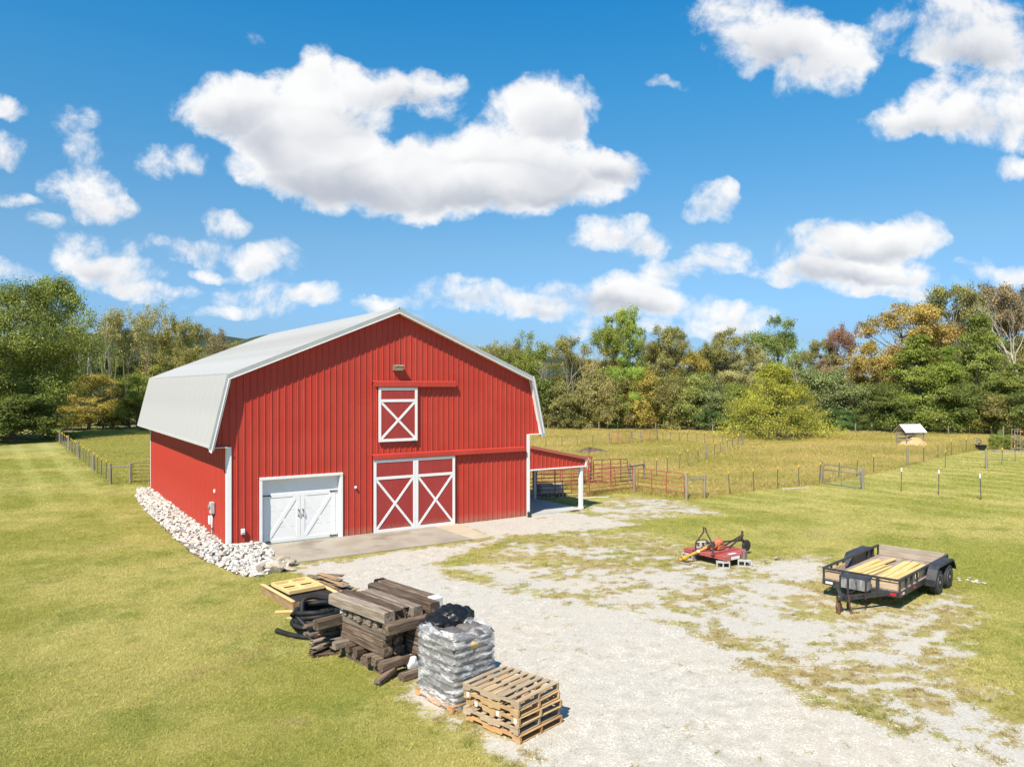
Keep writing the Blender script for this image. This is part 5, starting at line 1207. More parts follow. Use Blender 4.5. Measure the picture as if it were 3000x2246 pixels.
# dirt mound
dm = G(1728, 1330); n, mm = 40, 12; V = []; F = []
for j in range(mm + 1):
    for i in range(n):
        a = 2 * math.pi * i / n; r_ = 1 - j / mm; h = .42 * (1 - r_ ** 1.6) * (1 + .3 * math.sin(a * 3 + 1)) + rnd.uniform(-.03, .04) * (j > 0)
        V.append((1.9 * r_ * math.cos(a) * (1 + .1 * math.sin(5 * a)), .8 * r_ * math.sin(a), max(h, .0) if j else .0))
for j in range(mm):
    for i in range(n): F.append((j * n + i, j * n + (i + 1) % n, (j + 1) * n + (i + 1) % n, (j + 1) * n + i))
m = MB().add(V, F); tag(m.build('dirt_mound', M('dark_dirt', (.075, .052, .036), (.16, .11, .075), scale=3, rough=.95, bump=.8, bscale=14), M4=XF(dm)), 'low mound of dark dirt in the pasture behind the lean-to', 'dirt mound')
# hay shelter
hs = G(2681, 1311); sh = thing('hay_shelter', 'small hay feeder shelter with bright white gable roof in the pasture', 'hay shelter', tuple(hs), .16)
OLDW = wood('old_shed_wood', (.22, .18, .14), (.32, .27, .22), (.14, .11, .085), rand=.15)
for x in (-.85, .85):
    for y in (0, 1.35): board('post', (x, y, 0), (x, y, 1.42), .09, .09, OLDW, sh, up=(1, 0, 0))
for y in (0, 1.35):
    for z in (.78, 1.12, 1.34): board('rail', (-.9, y - .05, z), (.9, y - .05, z), .03, .11, OLDW, sh)
for x in (-.85, .85):
    for z in (.25, .50, .78, 1.12, 1.34): board('rail', (x, -.05, z), (x, 1.4, z), .03, .10, OLDW, sh)
for x in (-.95, 0, .95):
    board('rafter', (x, -.12, 1.38), (x, .68, 1.98), .04, .07, OLDW, sh); board('rafter', (x, 1.48, 1.38), (x, .68, 1.98), .04, .07, OLDW, sh)
SHR = M('shelter_roof_white', (.78, .78, .78), (.72, .72, .72), scale=2, rough=.35)
for s, ya in ((1, -.20), (-1, 1.56)): MB().add([(-1.06, ya, 1.36), (1.06, ya, 1.36), (1.06, .68, 2.05), (-1.06, .68, 2.05), (-1.06, ya, 1.38), (1.06, ya, 1.38), (1.06, .68, 2.07), (-1.06, .68, 2.07)], [(0, 1, 2, 3), (7, 6, 5, 4), (0, 4, 5, 1), (1, 5, 6, 2), (0, 3, 7, 4)]).build('roof_sheet', SHR, sh)
HAY = M('hay', (.42, .28, .13), (.56, .40, .20), scale=9, rough=.95, bump=.9, bscale=25)
V = []; F = []; n, mm = 36, 10
for j in range(mm + 1):
    for i in range(n):
        a = 2 * math.pi * i / n; r_ = 1 - j / mm; V.append((1.35 * r_ * math.cos(a) + rnd.uniform(-.04, .04), 1.15 * r_ * math.sin(a) + rnd.uniform(-.04, .04), (1.02 * (1 - r_ ** 2.0) + rnd.uniform(-.05, .06)) if j else 0))
for j in range(mm):
    for i in range(n): F.append((j * n + i, j * n + (i + 1) % n, (j + 1) * n + (i + 1) % n, (j + 1) * n + i))
tag(MB().add(V, F).build('hay_pile', HAY, M4=XF((hs.x - .03, hs.y + .35, 0))), 'tan hay heaped inside the white-roofed shelter', 'hay')
# trough, garden
BPL = M('black_plastic', (.012, .013, .016), rough=.4)
tg_ = G(2874, 1318); t = thing('black_trough', 'black plastic trough at the pasture corner', 'trough', tuple(tg_), .1); MB().lathe([(.34, 0), (.36, .02), (.44, .40), (.46, .42), (.43, .42), (.35, .06), (.001, .05)], 24).build('tub', BPL, t); MB().lathe([(.44, .40), (.475, .41), (.475, .45), (.44, .45)], 24).build('rim', BPL, t)
b = G(2869, 1309); t = thing('bucket', 'black bucket with raised handle behind the black trough', 'bucket', tuple(b)); MB().lathe([(.14, 0), (.18, .35), (.19, .36), (.17, .36), (.13, .03), (.001, .03)], 18).build('pail', BPL, t); MB().tube(spline([(-.18, 0, .33), (-.16, .02, .55), (0, .03, .68), (.16, .02, .55), (.18, 0, .33)], 6), .03, 8).build('handle', BPL, t, smooth=True); MB().box((0, -.19, .2), (.14, .02, .16)).build('label_patch', WHITE, t)
trl = G(2981, 1322); t = thing('trellis', 'wooden garden trellis at the right edge', 'trellis', tuple(trl), .15)
for x in (-.27, .27):
    for y in (0, .3): board('upright', (x, y, 0), (x, y, 1.9), .05, .05, OLDW, t, up=(1, 0, 0))
for z in (.3, .65, 1.0, 1.35, 1.7, 1.88): board('rung', (-.33, -.03, z), (.33, -.03, z), .03, .05, OLDW, t)
gb_ = [G(2905, 1322.5), G(3060, 1328)]; tag(board('garden_edge', gb_[0] + Vector((0, 0, .08)), gb_[1] + Vector((0, 0, .08)), .12, .16, OLDW), 'timber edging in front of the garden bed', 'edging')
# bench rails and barrel under the cedar
cb = G(2271, 1286)
t = thing('rail_pen', 'low dark rail feeder standing under the cedar tree', 'feeder', (cb.x, cb.y - 1.2, 0), 0)
for x in (-1.25, 1.40): board('post', (x, 0, 0), (x, 0, .85), .16, .16, OLDW, t, up=(1, 0, 0))
board('rail', (-1.25, 0, .22), (1.4, 0, .22), .10, .12, OLDW, t); board('rail', (-1.25, .02, .50), (1.4, .02, .50), .06, .08, OLDW, t)
t = thing('barrel', 'dark red-brown barrel on the rail feeder under the cedar', 'barrel', (cb.x + .1, cb.y - .75, 0)); MB().lathe([(.26, .0), (.29, .03), (.29, .3), (.30, .32), (.29, .34), (.29, .6), (.30, .62), (.29, .64), (.28, .88), (.25, .9), (.001, .88)], 20).build('drum', M('barrel_red', (.10, .035, .03), (.06, .03, .025), scale=5, rough=.6), t); MB().lathe([(.04, .88), (.04, .92), (.001, .92)], 10).build('bung', BLACK, t)
st = G(368, 1261); tag(put('tree_stump', timber_mesh(.55, .55, .55, 333, TIE_G), None, XF((st.x, st.y, .22), (0, math.pi / 2, .3))), 'pale cut stump at the back fence of the left pasture', 'stump')
cu = G(2330, 1432); t = thing('culvert', 'concrete culvert edge sunk in the grass by the pasture fence', 'culvert', tuple(cu), -.10); board('lip', (-.75, -.12, .02), (.75, .14, .05), .10, .06, BLOCK, t); board('wall', (-.2, -.14, .01), (.75, .02, .02), .12, .05, BROWN, t)
t = thing('white_pole', 'thin white pole lying on the gravel beneath the corral panel', 'pole', tuple(G(1745, 1458)), .25); MB().tube([(-.75, 0, .03), (.75, 0, .03)], .02, 6).build('rod', WHITE, t); MB().tube([(-.78, 0, .03), (-.74, 0, .03)], .028, 8).build('tip', WHITE, t)
t = thing('green_lid', 'small dark green lid on the gravel beside the lean-to', 'lid', tuple(G(1693, 1475)), 0); MB().lathe([(.24, 0), (.24, .03), (.20, .05), (.001, .055)], 20).build('cover', M('green_plastic', (.02, .06, .04), rough=.4), t); MB().box((0, 0, .06), (.14, .03, .02)).build('grip', BPL, t)
# ------------------------------------------------------------------ trees
def leaf_mat(name, trans=.35):
    m, nt, b = mat_new(name)
    oi = N_(nt, 'ShaderNodeObjectInfo'); at = N_(nt, 'ShaderNodeAttribute', attribute_name='tint').outputs['Fac']
    k = N_(nt, 'ShaderNodeMapRange', ins={0: at, 3: 1.3, 4: 3.8}).outputs[0]
    hue = N_(nt, 'ShaderNodeMapRange', ins={0: N_(nt, 'ShaderNodeAttribute', attribute_name='hue').outputs['Fac'], 3: .468, 4: .506}).outputs[0]
    hs = N_(nt, 'ShaderNodeHueSaturation', ins={'Hue': hue, 'Value': k, 'Color': oi.outputs['Color']})
    d = nt.nodes.new('ShaderNodeBsdfDiffuse'); t = nt.nodes.new('ShaderNodeBsdfTranslucent'); g = N_(nt, 'ShaderNodeBsdfGlossy', ins={'Roughness': .45, 'Color': (.6, .6, .55, 1)})
    nt.links.new(hs.outputs[0], d.inputs[0]); nt.links.new(hs.outputs[0], t.inputs[0])
    m1 = N_(nt, 'ShaderNodeMixShader', ins={0: trans}); nt.links.new(d.outputs[0], m1.inputs[1]); nt.links.new(t.outputs[0], m1.inputs[2])
    m2 = N_(nt, 'ShaderNodeMixShader', ins={0: .035}); nt.links.new(m1.outputs[0], m2.inputs[1]); nt.links.new(g.outputs[0], m2.inputs[2])
    nt.links.new(m2.outputs[0], nt.nodes['Material Output'].inputs[0]); return m
LEAF = leaf_mat('foliage')
BARK = M('bark', (.17, .135, .10), (.26, .215, .165), scale=2, rough=.95, bump=.6, bscale=6, stretch=(3, 3, .5), spec=.1); BARK_P = M('pale_bark', (.40, .365, .31), (.52, .48, .42), scale=1.5, rough=.9, bump=.4, bscale=5, stretch=(3, 3, .5), spec=.1)
def leaves(C, out, size, r):
    """rhombic leaves at centres C, loosely facing outwards/up"""
    n = len(C); nr = r.normal(size=(n, 3)) * .75 + out * .55 + np.array([0, 0, .35]); nr /= np.linalg.norm(nr, axis=1)[:, None]
    a = np.cross(nr, r.normal(size=(n, 3))); a /= np.linalg.norm(a, axis=1)[:, None] + 1e-9; b = np.cross(nr, a)
    s = size * r.uniform(.65, 1.35, n)[:, None]
    V = np.stack([C - a * s * .55, C - b * s * .36, C + a * s * .55, C + b * s * .36], 1).reshape(-1, 3)
    return V, np.arange(4 * n).reshape(-1, 4)
def tube_np(parts):
    m = MB()
    for pts, rr, n in parts: m.tube(pts, rr, n, caps=False)
    return m
def crown_lobes(kind, r, n):
    L_ = []
    for i in range(n):
        if kind == 'cedar':                                        # cone, wide at the bottom
            z = r.uniform(.0, 1) ** 1.15; w = (1 - z) ** .72 * .5; a = r.uniform(0, 6.283); q = r.uniform(.45, 1.0); L_.append((math.cos(a) * w * q, math.sin(a) * w * q, .05 + z * .90, .11 + .09 * (1 - z), .60))
        elif kind == 'shrub':
            a = r.uniform(0, 6.283); z = r.uniform(0, 1); w = .5 * math.sqrt(max(0, 1 - (z * .92) ** 2)); q = r.uniform(.4, .92); L_.append((math.cos(a) * w * q, math.sin(a) * w * q, .06 + z * .82, r.uniform(.15, .25), .8))
        else:                                                       # broad crown
            z = r.uniform(-1, 1); a = r.uniform(0, 6.283); w = .5 * math.sqrt(max(0, 1 - z * z)) ** .8; q = r.uniform(.40, .95) if r.random() < .8 else r.uniform(.95, 1.15)
            if kind == 'full': zz = .56 + .40 * z
            else: zz = .68 + .28 * z
            L_.append((math.cos(a) * w * q, math.sin(a) * w * q, zz, r.uniform(.13, .22), .8))
    return L_
def make_tree(kind, seed, H, W, nleaf, lsize, nl=26, sub=16, bark=BARK, sparse=1.0):
    """crown (leaves) and trunk meshes of a tree H tall, W wide"""
    r = np.random.default_rng(seed); lob = crown_lobes(kind, r, nl); C, O = [], []; limbs = []
    per = nleaf // nl; tints = []; hues = []
    for (x, y, z, rad, fl) in lob:
        c = np.array([x * W, y * W, z * H]); R = rad * W * np.array([1, 1, fl]); t0 = r.uniform(.25, .75); h0 = r.uniform(.3, .7)
        k = max(3, int(sub * r.uniform(.7, 1.3)))
        d = r.normal(size=(k, 3)); d /= np.linalg.norm(d, axis=1)[:, None]; d[:, 2] = np.where(r.random(k) < .7, np.abs(d[:, 2]), d[:, 2])
        sc = c + d * R * r.uniform(.45, 1.0, k)[:, None]
        idx = r.integers(0, k, per); g = r.normal(size=(per, 3)) * (R * .175) * sparse
        if kind == 'cedar': g *= np.array([1.15, 1.15, .85])
        p = sc[idx] + g; C.append(p); o = p - np.array([0, 0, H * .5]); O.append(o / (np.linalg.norm(o, axis=1)[:, None] + 1e-6))
        st = r.uniform(-.25, .25, k)
        tints.append(np.clip(t0 + st[idx] + r.normal(size=per) * .14, 0, 1)); hues.append(np.clip(h0 + r.normal(size=per) * .2, 0, 1))
        limbs.append((c, sc[:4]))
    C = np.concatenate(C); O = np.concatenate(O); keep = C[:, 2] > .12
    C, O = C[keep], O[keep]; V, F = leaves(C, O, lsize, r)
    crown = np_mesh('crown', V, F, LEAF, face_attr={'tint': np.concatenate(tints)[keep], 'hue': np.concatenate(hues)[keep]})
    m = MB(); r0 = H * .018 + .05; top = .82 * H if kind != 'shrub' else .5 * H
    spine = [np.array([W * .02 * math.sin(3 * f + seed), W * .02 * math.cos(2.3 * f + seed), f * top - .1 * (f == 0)]) for f in np.linspace(0, 1, 9)]
    m.tube(spine, [r0 * (1.25 if i == 0 else 1 - .80 * i / 8) for i in range(9)], 8, caps=False)
    for c, tw in limbs:
        f = min(.92, max(.18, (c[2] - np.hypot(c[0], c[1]) * .55) / top)); a = spine[int(f * 8)]; mid = (a + c) / 2 + np.array([0, 0, -.02 * H]); rr = r0 * .38 * (1.1 - f * .6)
        m.tube([a, mid, c], [rr, rr * .7, rr * .4], 5, caps=False)
        for q in tw: m.tube([c, (c + q) / 2 + r.normal(size=3) * .06, q], [rr * .4, rr * .28, rr * .1], 3, caps=False)
    return m.mesh('trunk', bark, True), crown, H, W
def bare_tree(seed, H, W, bark=BARK_P, leafn=0, lsize=.2, levels=5, forks=(1, 2)):
    r = random.Random(seed); m = MB(); tips = []
    def grow(p, d, l, rad, lev):
        n = 4; pts = [p]; dd = d.copy()
        for i in range(n):
            dd = dd + np.array([r.gauss(0, .12), r.gauss(0, .12), r.gauss(.05, .06)]); dd /= np.linalg.norm(dd); pts.append(pts[-1] + dd * l / n)
        e = rad * (.62 if lev else .7); m.tube(pts, [rad + (e - rad) * i / n for i in range(n + 1)], 7 if lev < 2 else (5 if lev < 3 else 3), caps=False)
        if lev >= 2: tips.extend(pts[2:])
        if lev < levels:
            for k in range(r.choice((2, 3)) if lev else 3):
                a = r.uniform(0, 6.283); sp = r.uniform(.35, .8); ax = np.array([math.cos(a), math.sin(a), 0]); q = dd * math.cos(sp) + (ax - dd * (ax @ dd)) * math.sin(sp)
                if lev == 0 and k == 0: q = dd + np.array([r.gauss(0, .15), r.gauss(0, .15), .1])
                st = pts[-1] if k < 2 else pts[r.choice((2, 3))]
                grow(st, q / np.linalg.norm(q), l * r.uniform(.58, .80), e * r.uniform(.55, .8), lev + 1)
    grow(np.array([0, 0, -.1]), np.array([r.uniform(-.08, .08), r.uniform(-.08, .08), 1.0]), H * .36, H * .016 + .04, 0)
    V = np.array(m.v); ext = V[:, 2].max(); wx = max(np.ptp(V[:, 0]), np.ptp(V[:, 1])); m.v = [tuple(v) for v in V * np.array([W / wx, W / wx, H / ext])]
    trunk = m.mesh('trunk', bark, True); crown = None
    if leafn:
        q = np.random.default_rng(seed); T = np.array(tips) * np.array([W / wx, W / wx, H / ext]); cl = q.integers(0, len(T), leafn); C = T[cl] + q.normal(size=(leafn, 3)) * np.array([.32, .32, .26]) * (H / 14)
        o = q.normal(size=(leafn, 3)); o /= np.linalg.norm(o, axis=1)[:, None]; Vl, F = leaves(C, o, lsize, q); tt = q.uniform(.2, .8, len(T))
        crown = np_mesh('crown', Vl, F, LEAF, face_attr={'tint': np.clip(tt[cl] + q.normal(size=leafn) * .15, 0, 1), 'hue': q.uniform(.2, .8, leafn)})
    return trunk, crown, H, W
PROT = {
    'full': [make_tree('full', s, 14, 10, 34000, .19, nl=38, sub=22) for s in (1, 2, 3)],
    'oak': [make_tree('oak', s, 15, 10, 26000, .19, nl=28, sub=20) for s in (4, 5, 6)],
    'shrub': [make_tree('shrub', s, 6, 6, 22000, .135, nl=30, sub=22) for s in (7, 8, 9)],
    'cedar': [make_tree('cedar', s, 11, 9, 40000, .14, nl=64, sub=22) for s in (10, 11)],
    'thin': [bare_tree(s, 15, 9, BARK, 11000, .18, levels=5) for s in (12, 13, 14, 15)],
    'bare': [bare_tree(s, 15, 9, BARK_P, 0) for s in (16, 17, 18)]}
BIG = make_tree('full', 41, 17, 16, 84000, .19, nl=56, sub=24)
_ti = [0]
def tree(kind, px, Y, ptop, wpx, col, label, group='trees along the pasture', name=None, base=0.0, cat='tree', proto=None, pbase=None):
    p = proto or PROT[kind][_ti[0] % len(PROT[kind])]; _ti[0] += 1
    x = (px - 1500) / FOC * Y; H = (HORIZON - ptop) / FOC * Y + CAM_H - base; W = wpx / FOC * Y
    sw = W / p[3] / 1.0; sz = H / p[2] / (1.0 if kind in ('bare', 'thin') else 1.02)
    nm = name or {'full': 'broadleaf_tree', 'oak': 'broadleaf_tree', 'shrub': 'shrub', 'cedar': 'cedar_tree', 'thin': 'thin_tree', 'bare': 'bare_tree'}[kind]
    t = thing(nm, label, 'shrub' if kind == 'shrub' else cat, (x, Y, base), rnd.uniform(0, 6.28), group); t.scale = (sw, sw, sz)
    put('trunk', p[0], t)
    if p[1] is not None: c = put('crown', p[1], t); c.color = (*col, 1)
    return t
GRN, DGR, OLV, YEL, GOLD, BRN, TAN, BLU, PAL_, RED_T = (.105, .128, .024), (.068, .088, .020), (.135, .132, .036), (.185, .160, .032), (.190, .150, .038), (.128, .128, .038), (.165, .158, .055), (.100, .120, .044), (.185, .178, .070), (.155, .095, .055)
# left group
tree('full', 30, 78, 838, 385, (.088, .108, .022), 'massive dense green tree at the left edge of the lawn', proto=BIG)
tree('full', 150, 84, 822, 180, GRN, 'tall green tree rising above the massive left tree')
tree('full', -190, 92, 850, 330, DGR, 'dark green tree cut off by the left picture edge')
tree('shrub', 40, 74, 1150, 300, DGR, 'dark green shrub under the massive left tree')
tree('shrub', -60, 78, 1090, 260, GRN, 'green shrub at the far left edge under the trees')
for px, top, w, lab in ((262, 893, 100, 'tallest bare grey dead tree behind the left pasture'), (302, 900, 90, 'bare dead tree just right of the tallest dead one'), (332, 962, 60, 'short bare dead tree nearest the yellow left trees'), (238, 930, 80, 'bare dead tree beside the big left tree')): tree('bare', px, 97, top, w, GRN, lab)
for px, top, w, col, lab in ((380, 905, 130, PAL_, 'thin yellow-green tree right of the dead trees'), (440, 890, 130, PAL_, 'tallest thin yellow-green tree left of the barn roof'), (500, 925, 130, OLV, 'thin olive tree near the barn roof on the left'), (560, 958, 120, OLV, 'thin olive tree above the lower barn roof'), (632, 962, 110, (.12, .105, .05), 'small brownish rounded tree just above the barn roof'), (700, 1000, 120, OLV, 'thin tree mostly hidden behind the barn roof')): tree('thin', px, 100, top, w, col, lab)
tree('full', 325, 105, 928, 120, DGR, 'dark green tree behind the bare dead trees'); tree('full', 225, 103, 960, 120, DGR, 'dark green tree beside the massive left tree'); tree('full', 420, 110, 975, 170, OLV, 'olive tree filling the gap behind the thin left trees'); tree('full', 540, 112, 1000, 190, OLV, 'olive tree low behind the barn roof on the left')
tree('full', 262, 95, 1100, 170, (.185, .165, .036), 'round yellow-brown tree at the back of the left pasture'); tree('full', 405, 95, 1098, 130, GRN, 'bright green tree beside the barn skirt roof')
tree('shrub', 195, 93, 1185, 110, YEL, 'yellowish shrub by the braced posts of the left fence'); tree('shrub', 330, 97, 1170, 120, DGR, 'dark shrub in the gap behind the left pasture'); tree('shrub', 150, 95, 1130, 130, DGR, 'dark shrub behind the left fence corner'); tree('full', 480, 100, 1060, 150, GRN, 'green tree hidden behind the barn skirt roof')
# behind the middle pasture
mid = [('full', 1415, 110, 1020, 150, OLV, 'olive tree peeking over the right slope of the barn roof'), ('thin', 1452, 108, 1006, 120, PAL_, 'thin pale tree just above the right barn eave'), ('thin', 1518, 106, 998, 120, OLV, 'thin olive tree right of the barn roof'), ('thin', 1590, 104, 970, 160, GRN, 'tall thin green tree behind the barn right side'), ('thin', 1690, 104, 985, 150, OLV, 'thin olive tree among pale dead trunks'),
       ('bare', 1655, 98, 1015, 120, GRN, 'pale leaning dead tree behind the cross fence'), ('bare', 1708, 100, 982, 110, GRN, 'pale dead tree with high forked limbs'), ('bare', 1600, 99, 1040, 100, GRN, 'pale dead tree closest to the barn'), ('full', 1768, 104, 1012, 150, YEL, 'yellow-green tree left of the tall lone tree'),
       ('oak', 1830, 98, 900, 120, (.125, .165, .032), 'tallest slender green tree above the middle tree line'), ('thin', 1785, 99, 950, 130, GRN, 'thin leafy tree leaning left of the tallest slender tree'), ('full', 1835, 96, 1040, 120, (.12, .17, .03), 'bright green tree at the foot of the tallest slender tree'), ('oak', 1960, 104, 955, 135, BRN, 'brown-green rounded tree right of the tallest slender tree'), ('thin', 1892, 106, 985, 80, BRN, 'small brownish tree beside the rounded brown tree'),
       ('thin', 2062, 106, 1003, 90, BRN, 'thin brown tree in the middle of the tree line'), ('full', 2030, 102, 1035, 110, YEL, 'yellowing tree in the middle of the tree line'), ('oak', 2140, 106, 958, 130, BRN, 'brown tree left of the round bright green tree'), ('full', 2280, 112, 918, 158, (.090, .118, .026), 'round bright green tree standing above the cedar'), ('thin', 2215, 108, 1010, 170, PAL_, 'pale thin tree below the round green tree'),
       ('bare', 2335, 104, 1022, 120, GRN, 'bare grey tree behind the cedar'), ('full', 2200, 100, 1055, 180, PAL_, 'pale olive tree behind the cedar on the left'), ('oak', 2410, 106, 992, 100, BRN, 'dark brownish tree right of the round green tree'), ('thin', 2475, 104, 950, 105, RED_T, 'reddish brown thin tree left of the golden tree'), ('full', 2440, 104, 1040, 150, (.13, .10, .045), 'brownish bushy tree below the reddish tree'), ('full', 1930, 108, 1020, 170, OLV, 'olive tree filling behind the rounded brown tree'), ('full', 1560, 110, 1040, 190, OLV, 'olive tree low behind the barn right side'), ('full', 1690, 110, 1050, 190, OLV, 'olive tree filling behind the pale dead trunks'), ('full', 2090, 112, 1030, 190, OLV, 'olive tree low behind the brown trees')]
for k in mid: tree(*k)
low = [(1500, 1120, 150, OLV, 'olive shrub against the barn right edge'), (1580, 1095, 160, DGR, 'dark olive shrub right of the barn'), (1660, 1120, 150, (.125, .125, .038), 'brownish shrub below the leaning dead tree'), (1740, 1085, 150, TAN, 'tan shrub left of the far red gates'), (1810, 1100, 130, (.145, .135, .042), 'tan-brown shrub above the far red gates'), (1880, 1085, 150, YEL, 'yellow shrub right of the far red gates'), (1960, 1100, 150, OLV, 'olive shrub in the middle of the undergrowth'), (2030, 1085, 150, (.12, .14, .035), 'green shrub left of the blue-green shrub'), (2100, 1105, 160, BLU, 'blue-green shrub left of the cedar'), (2160, 1120, 120, GRN, 'green shrub touching the cedar left side'), (2400, 1075, 170, BLU, 'blue-green shrub right of the cedar'), (2480, 1085, 190, BLU, 'larger blue-green shrub behind the pasture'), (2570, 1120, 150, DGR, 'dark green shrub below the golden tree')]
for i, (px, top, w, c, lab) in enumerate(low): tree('shrub', px, 97 - 7 * (px - 1500) / 1100 + (i % 2), top, w, c, lab, 'undergrowth along the back fence')
r9 = random.Random(4)
for i in range(34):                                                   # dark bushes right at the back fence
    px = 1480 + i * 47 + r9.uniform(-12, 12); tree('shrub', px, 98.5 - 10 * min(1, max(0, (px - 1500) / 1000)) + r9.uniform(-.5, 2.5), r9.uniform(1165, 1205), r9.uniform(80, 125), r9.choice((DGR, (.05, .085, .025), OLV, (.06, .10, .03))), 'low dark green bush at the foot of the tree line', 'low bushes along the back fence', name='bush')
# cedar and right group
tree('cedar', 2271, 79.5, 1062, 300, (.155, .165, .024), 'broad yellow-green cedar standing alone in the pasture', proto=make_tree('cedar', 31, 8.2, 10.6, 52000, .125, nl=84, sub=24))
right = [('oak', 2640, 96, 880, 230, GOLD, 'golden oak towering over the pasture'), ('full', 2560, 94, 1000, 160, (.185, .15, .036), 'lower golden tree beside the golden oak'), ('oak', 2795, 102, 832, 190, BRN, 'brown oak right of the golden oak'), ('oak', 2890, 104, 822, 170, (.125, .10, .045), 'tallest brown oak at the upper right'), ('oak', 2975, 104, 838, 170, (.12, .10, .05), 'brown oak at the right picture edge'), ('bare', 2985, 90, 826, 200, GRN, 'tall bare pale tree at the right edge'), ('bare', 2805, 95, 940, 120, GRN, 'bare grey limbs beside the brown oak'),
         ('cedar', 2690, 89, 965, 250, (.10, .125, .022), 'wide dark cedar behind the hay shelter'), ('cedar', 2775, 88, 1010, 180, (.095, .13, .02), 'bright green cedar right of the hay shelter'), ('cedar', 2865, 88, 900, 220, (.095, .12, .024), 'tallest cedar behind the garden'), ('cedar', 2970, 85, 1060, 220, (.10, .12, .024), 'cedar at the right edge above the trellis'), ('full', 2740, 104, 985, 190, DGR, 'dark green tree between the golden oak and cedars'), ('full', 2930, 100, 990, 190, DGR, 'dark green tree filling behind the right cedars'), ('full', 3060, 94, 900, 200, BRN, 'brown tree cut off by the right picture edge'), ('shrub', 2640, 88, 1130, 180, DGR, 'dark shrub behind the hay shelter'), ('shrub', 2820, 86, 1120, 190, DGR, 'dark shrub behind the black trough'), ('shrub', 2930, 84, 1150, 170, (.14, .13, .04), 'brownish shrub behind the garden'), ('shrub', 3020, 82, 1140, 180, DGR, 'dark shrub at the right picture edge')]
for k in right: tree(*k)
# garden plants
for px, py, w, h, c, lab in ((2912, 1316, 30, 45, GRN, 'bushy green plant at the left end of the garden'), (2935, 1313, 34, 52, (.12, .16, .04), 'tall green plant in the middle of the garden'), (2958, 1316, 30, 44, GRN, 'green plant left of the trellis'), (2990, 1318, 34, 40, OLV, 'vine growing on the garden trellis')):
    g = G(px, py); t = thing('garden_plant', lab, 'plant', tuple(g), 0, 'plants in the garden'); p = PROT['shrub'][1]; t.scale = (w / FOC * g.y / 6, w / FOC * g.y / 6, h / FOC * g.y / 6); put('stem', p[0], t); put('foliage', p[1], t).color = (*c, 1)
FLW = M('orange_flower', (.75, .18, .02), rough=.6)
for px, py, z in ((2991, 1315, 1.55), (2970, 1318, 1.3), (2969, 1322, .25), (2983, 1320, 1.1)):
    g = G(px, py); m = MB()
    for k in range(6): a = k * 1.047; m.add([(0, 0, 0), (.07 * math.cos(a - .4), -.02, .07 * math.sin(a - .4)), (.11 * math.cos(a), -.03, .11 * math.sin(a)), (.07 * math.cos(a + .4), -.02, .07 * math.sin(a + .4))], [(0, 1, 2, 3)])
    tag(m.build('flower', FLW, M4=XF((g.x, g.y - .1, z))), 'orange flower in the garden by the trellis', 'flower', 'orange garden flowers')
# ------------------------------------------------------------------ grass, weeds and stones (uncountable)
def blade_mat(name, colf, lo=.75, hi=1.35):
    m, nt, b = mat_new(name); c = colf(nt); at = N_(nt, 'ShaderNodeAttribute', attribute_name='tint').outputs['Fac']
    hs = N_(nt, 'ShaderNodeHueSaturation', ins={'Value': N_(nt, 'ShaderNodeMapRange', ins={0: at, 3: lo, 4: hi}).outputs[0], 'Color': c})
    d = nt.nodes.new('ShaderNodeBsdfDiffuse'); t = nt.nodes.new('ShaderNodeBsdfTranslucent'); mx = N_(nt, 'ShaderNodeMixShader', ins={0: .40})
    nt.links.new(hs.outputs[0], d.inputs[0]); nt.links.new(hs.outputs[0], t.inputs[0]); nt.links.new(d.outputs[0], mx.inputs[1]); nt.links.new(t.outputs[0], mx.inputs[2]); nt.links.new(mx.outputs[0], nt.nodes['Material Output'].inputs[0]); return m
def tuft_mesh(name, n, rad, h, w, lean, mat, seed, z0=0.0):
    r = np.random.default_rng(seed); a = r.uniform(0, 6.283, n); q = rad * np.sqrt(r.random(n)); B = np.stack([q * np.cos(a), q * np.sin(a), np.full(n, z0)], 1)
    hh = h * r.uniform(.5, 1.25, n); la = r.uniform(0, 6.283, n); ln = hh * lean * r.uniform(.3, 1.4, n); fa = r.uniform(0, 3.1416, n); s = np.stack([np.cos(fa), np.sin(fa), np.zeros(n)], 1) * (w / 2)
    T = B + np.stack([ln * np.cos(la), ln * np.sin(la), hh], 1); Mid = B + (T - B) * np.array([.35, .35, .58])
    V = np.stack([B - s, B + s, Mid + s * .8, T, Mid - s * .8], 1).reshape(-1, 3); k = np.arange(n) * 5
    F = np.concatenate([np.stack([k, k + 1, k + 2, k + 4], 1), np.stack([k + 4, k + 2, k + 3, k + 3], 1)])
    me = bpy.data.meshes.new(name); me.from_pydata([tuple(v) for v in V.tolist()], [], [tuple(f) if f[2] != f[3] else tuple(f[:3]) for f in F.tolist()]); me.materials.append(mat)
    t = r.random(n); at = me.attributes.new('tint', 'FLOAT', 'FACE'); at.data.foreach_set('value', np.concatenate([t, t]).astype(np.float32)); return me
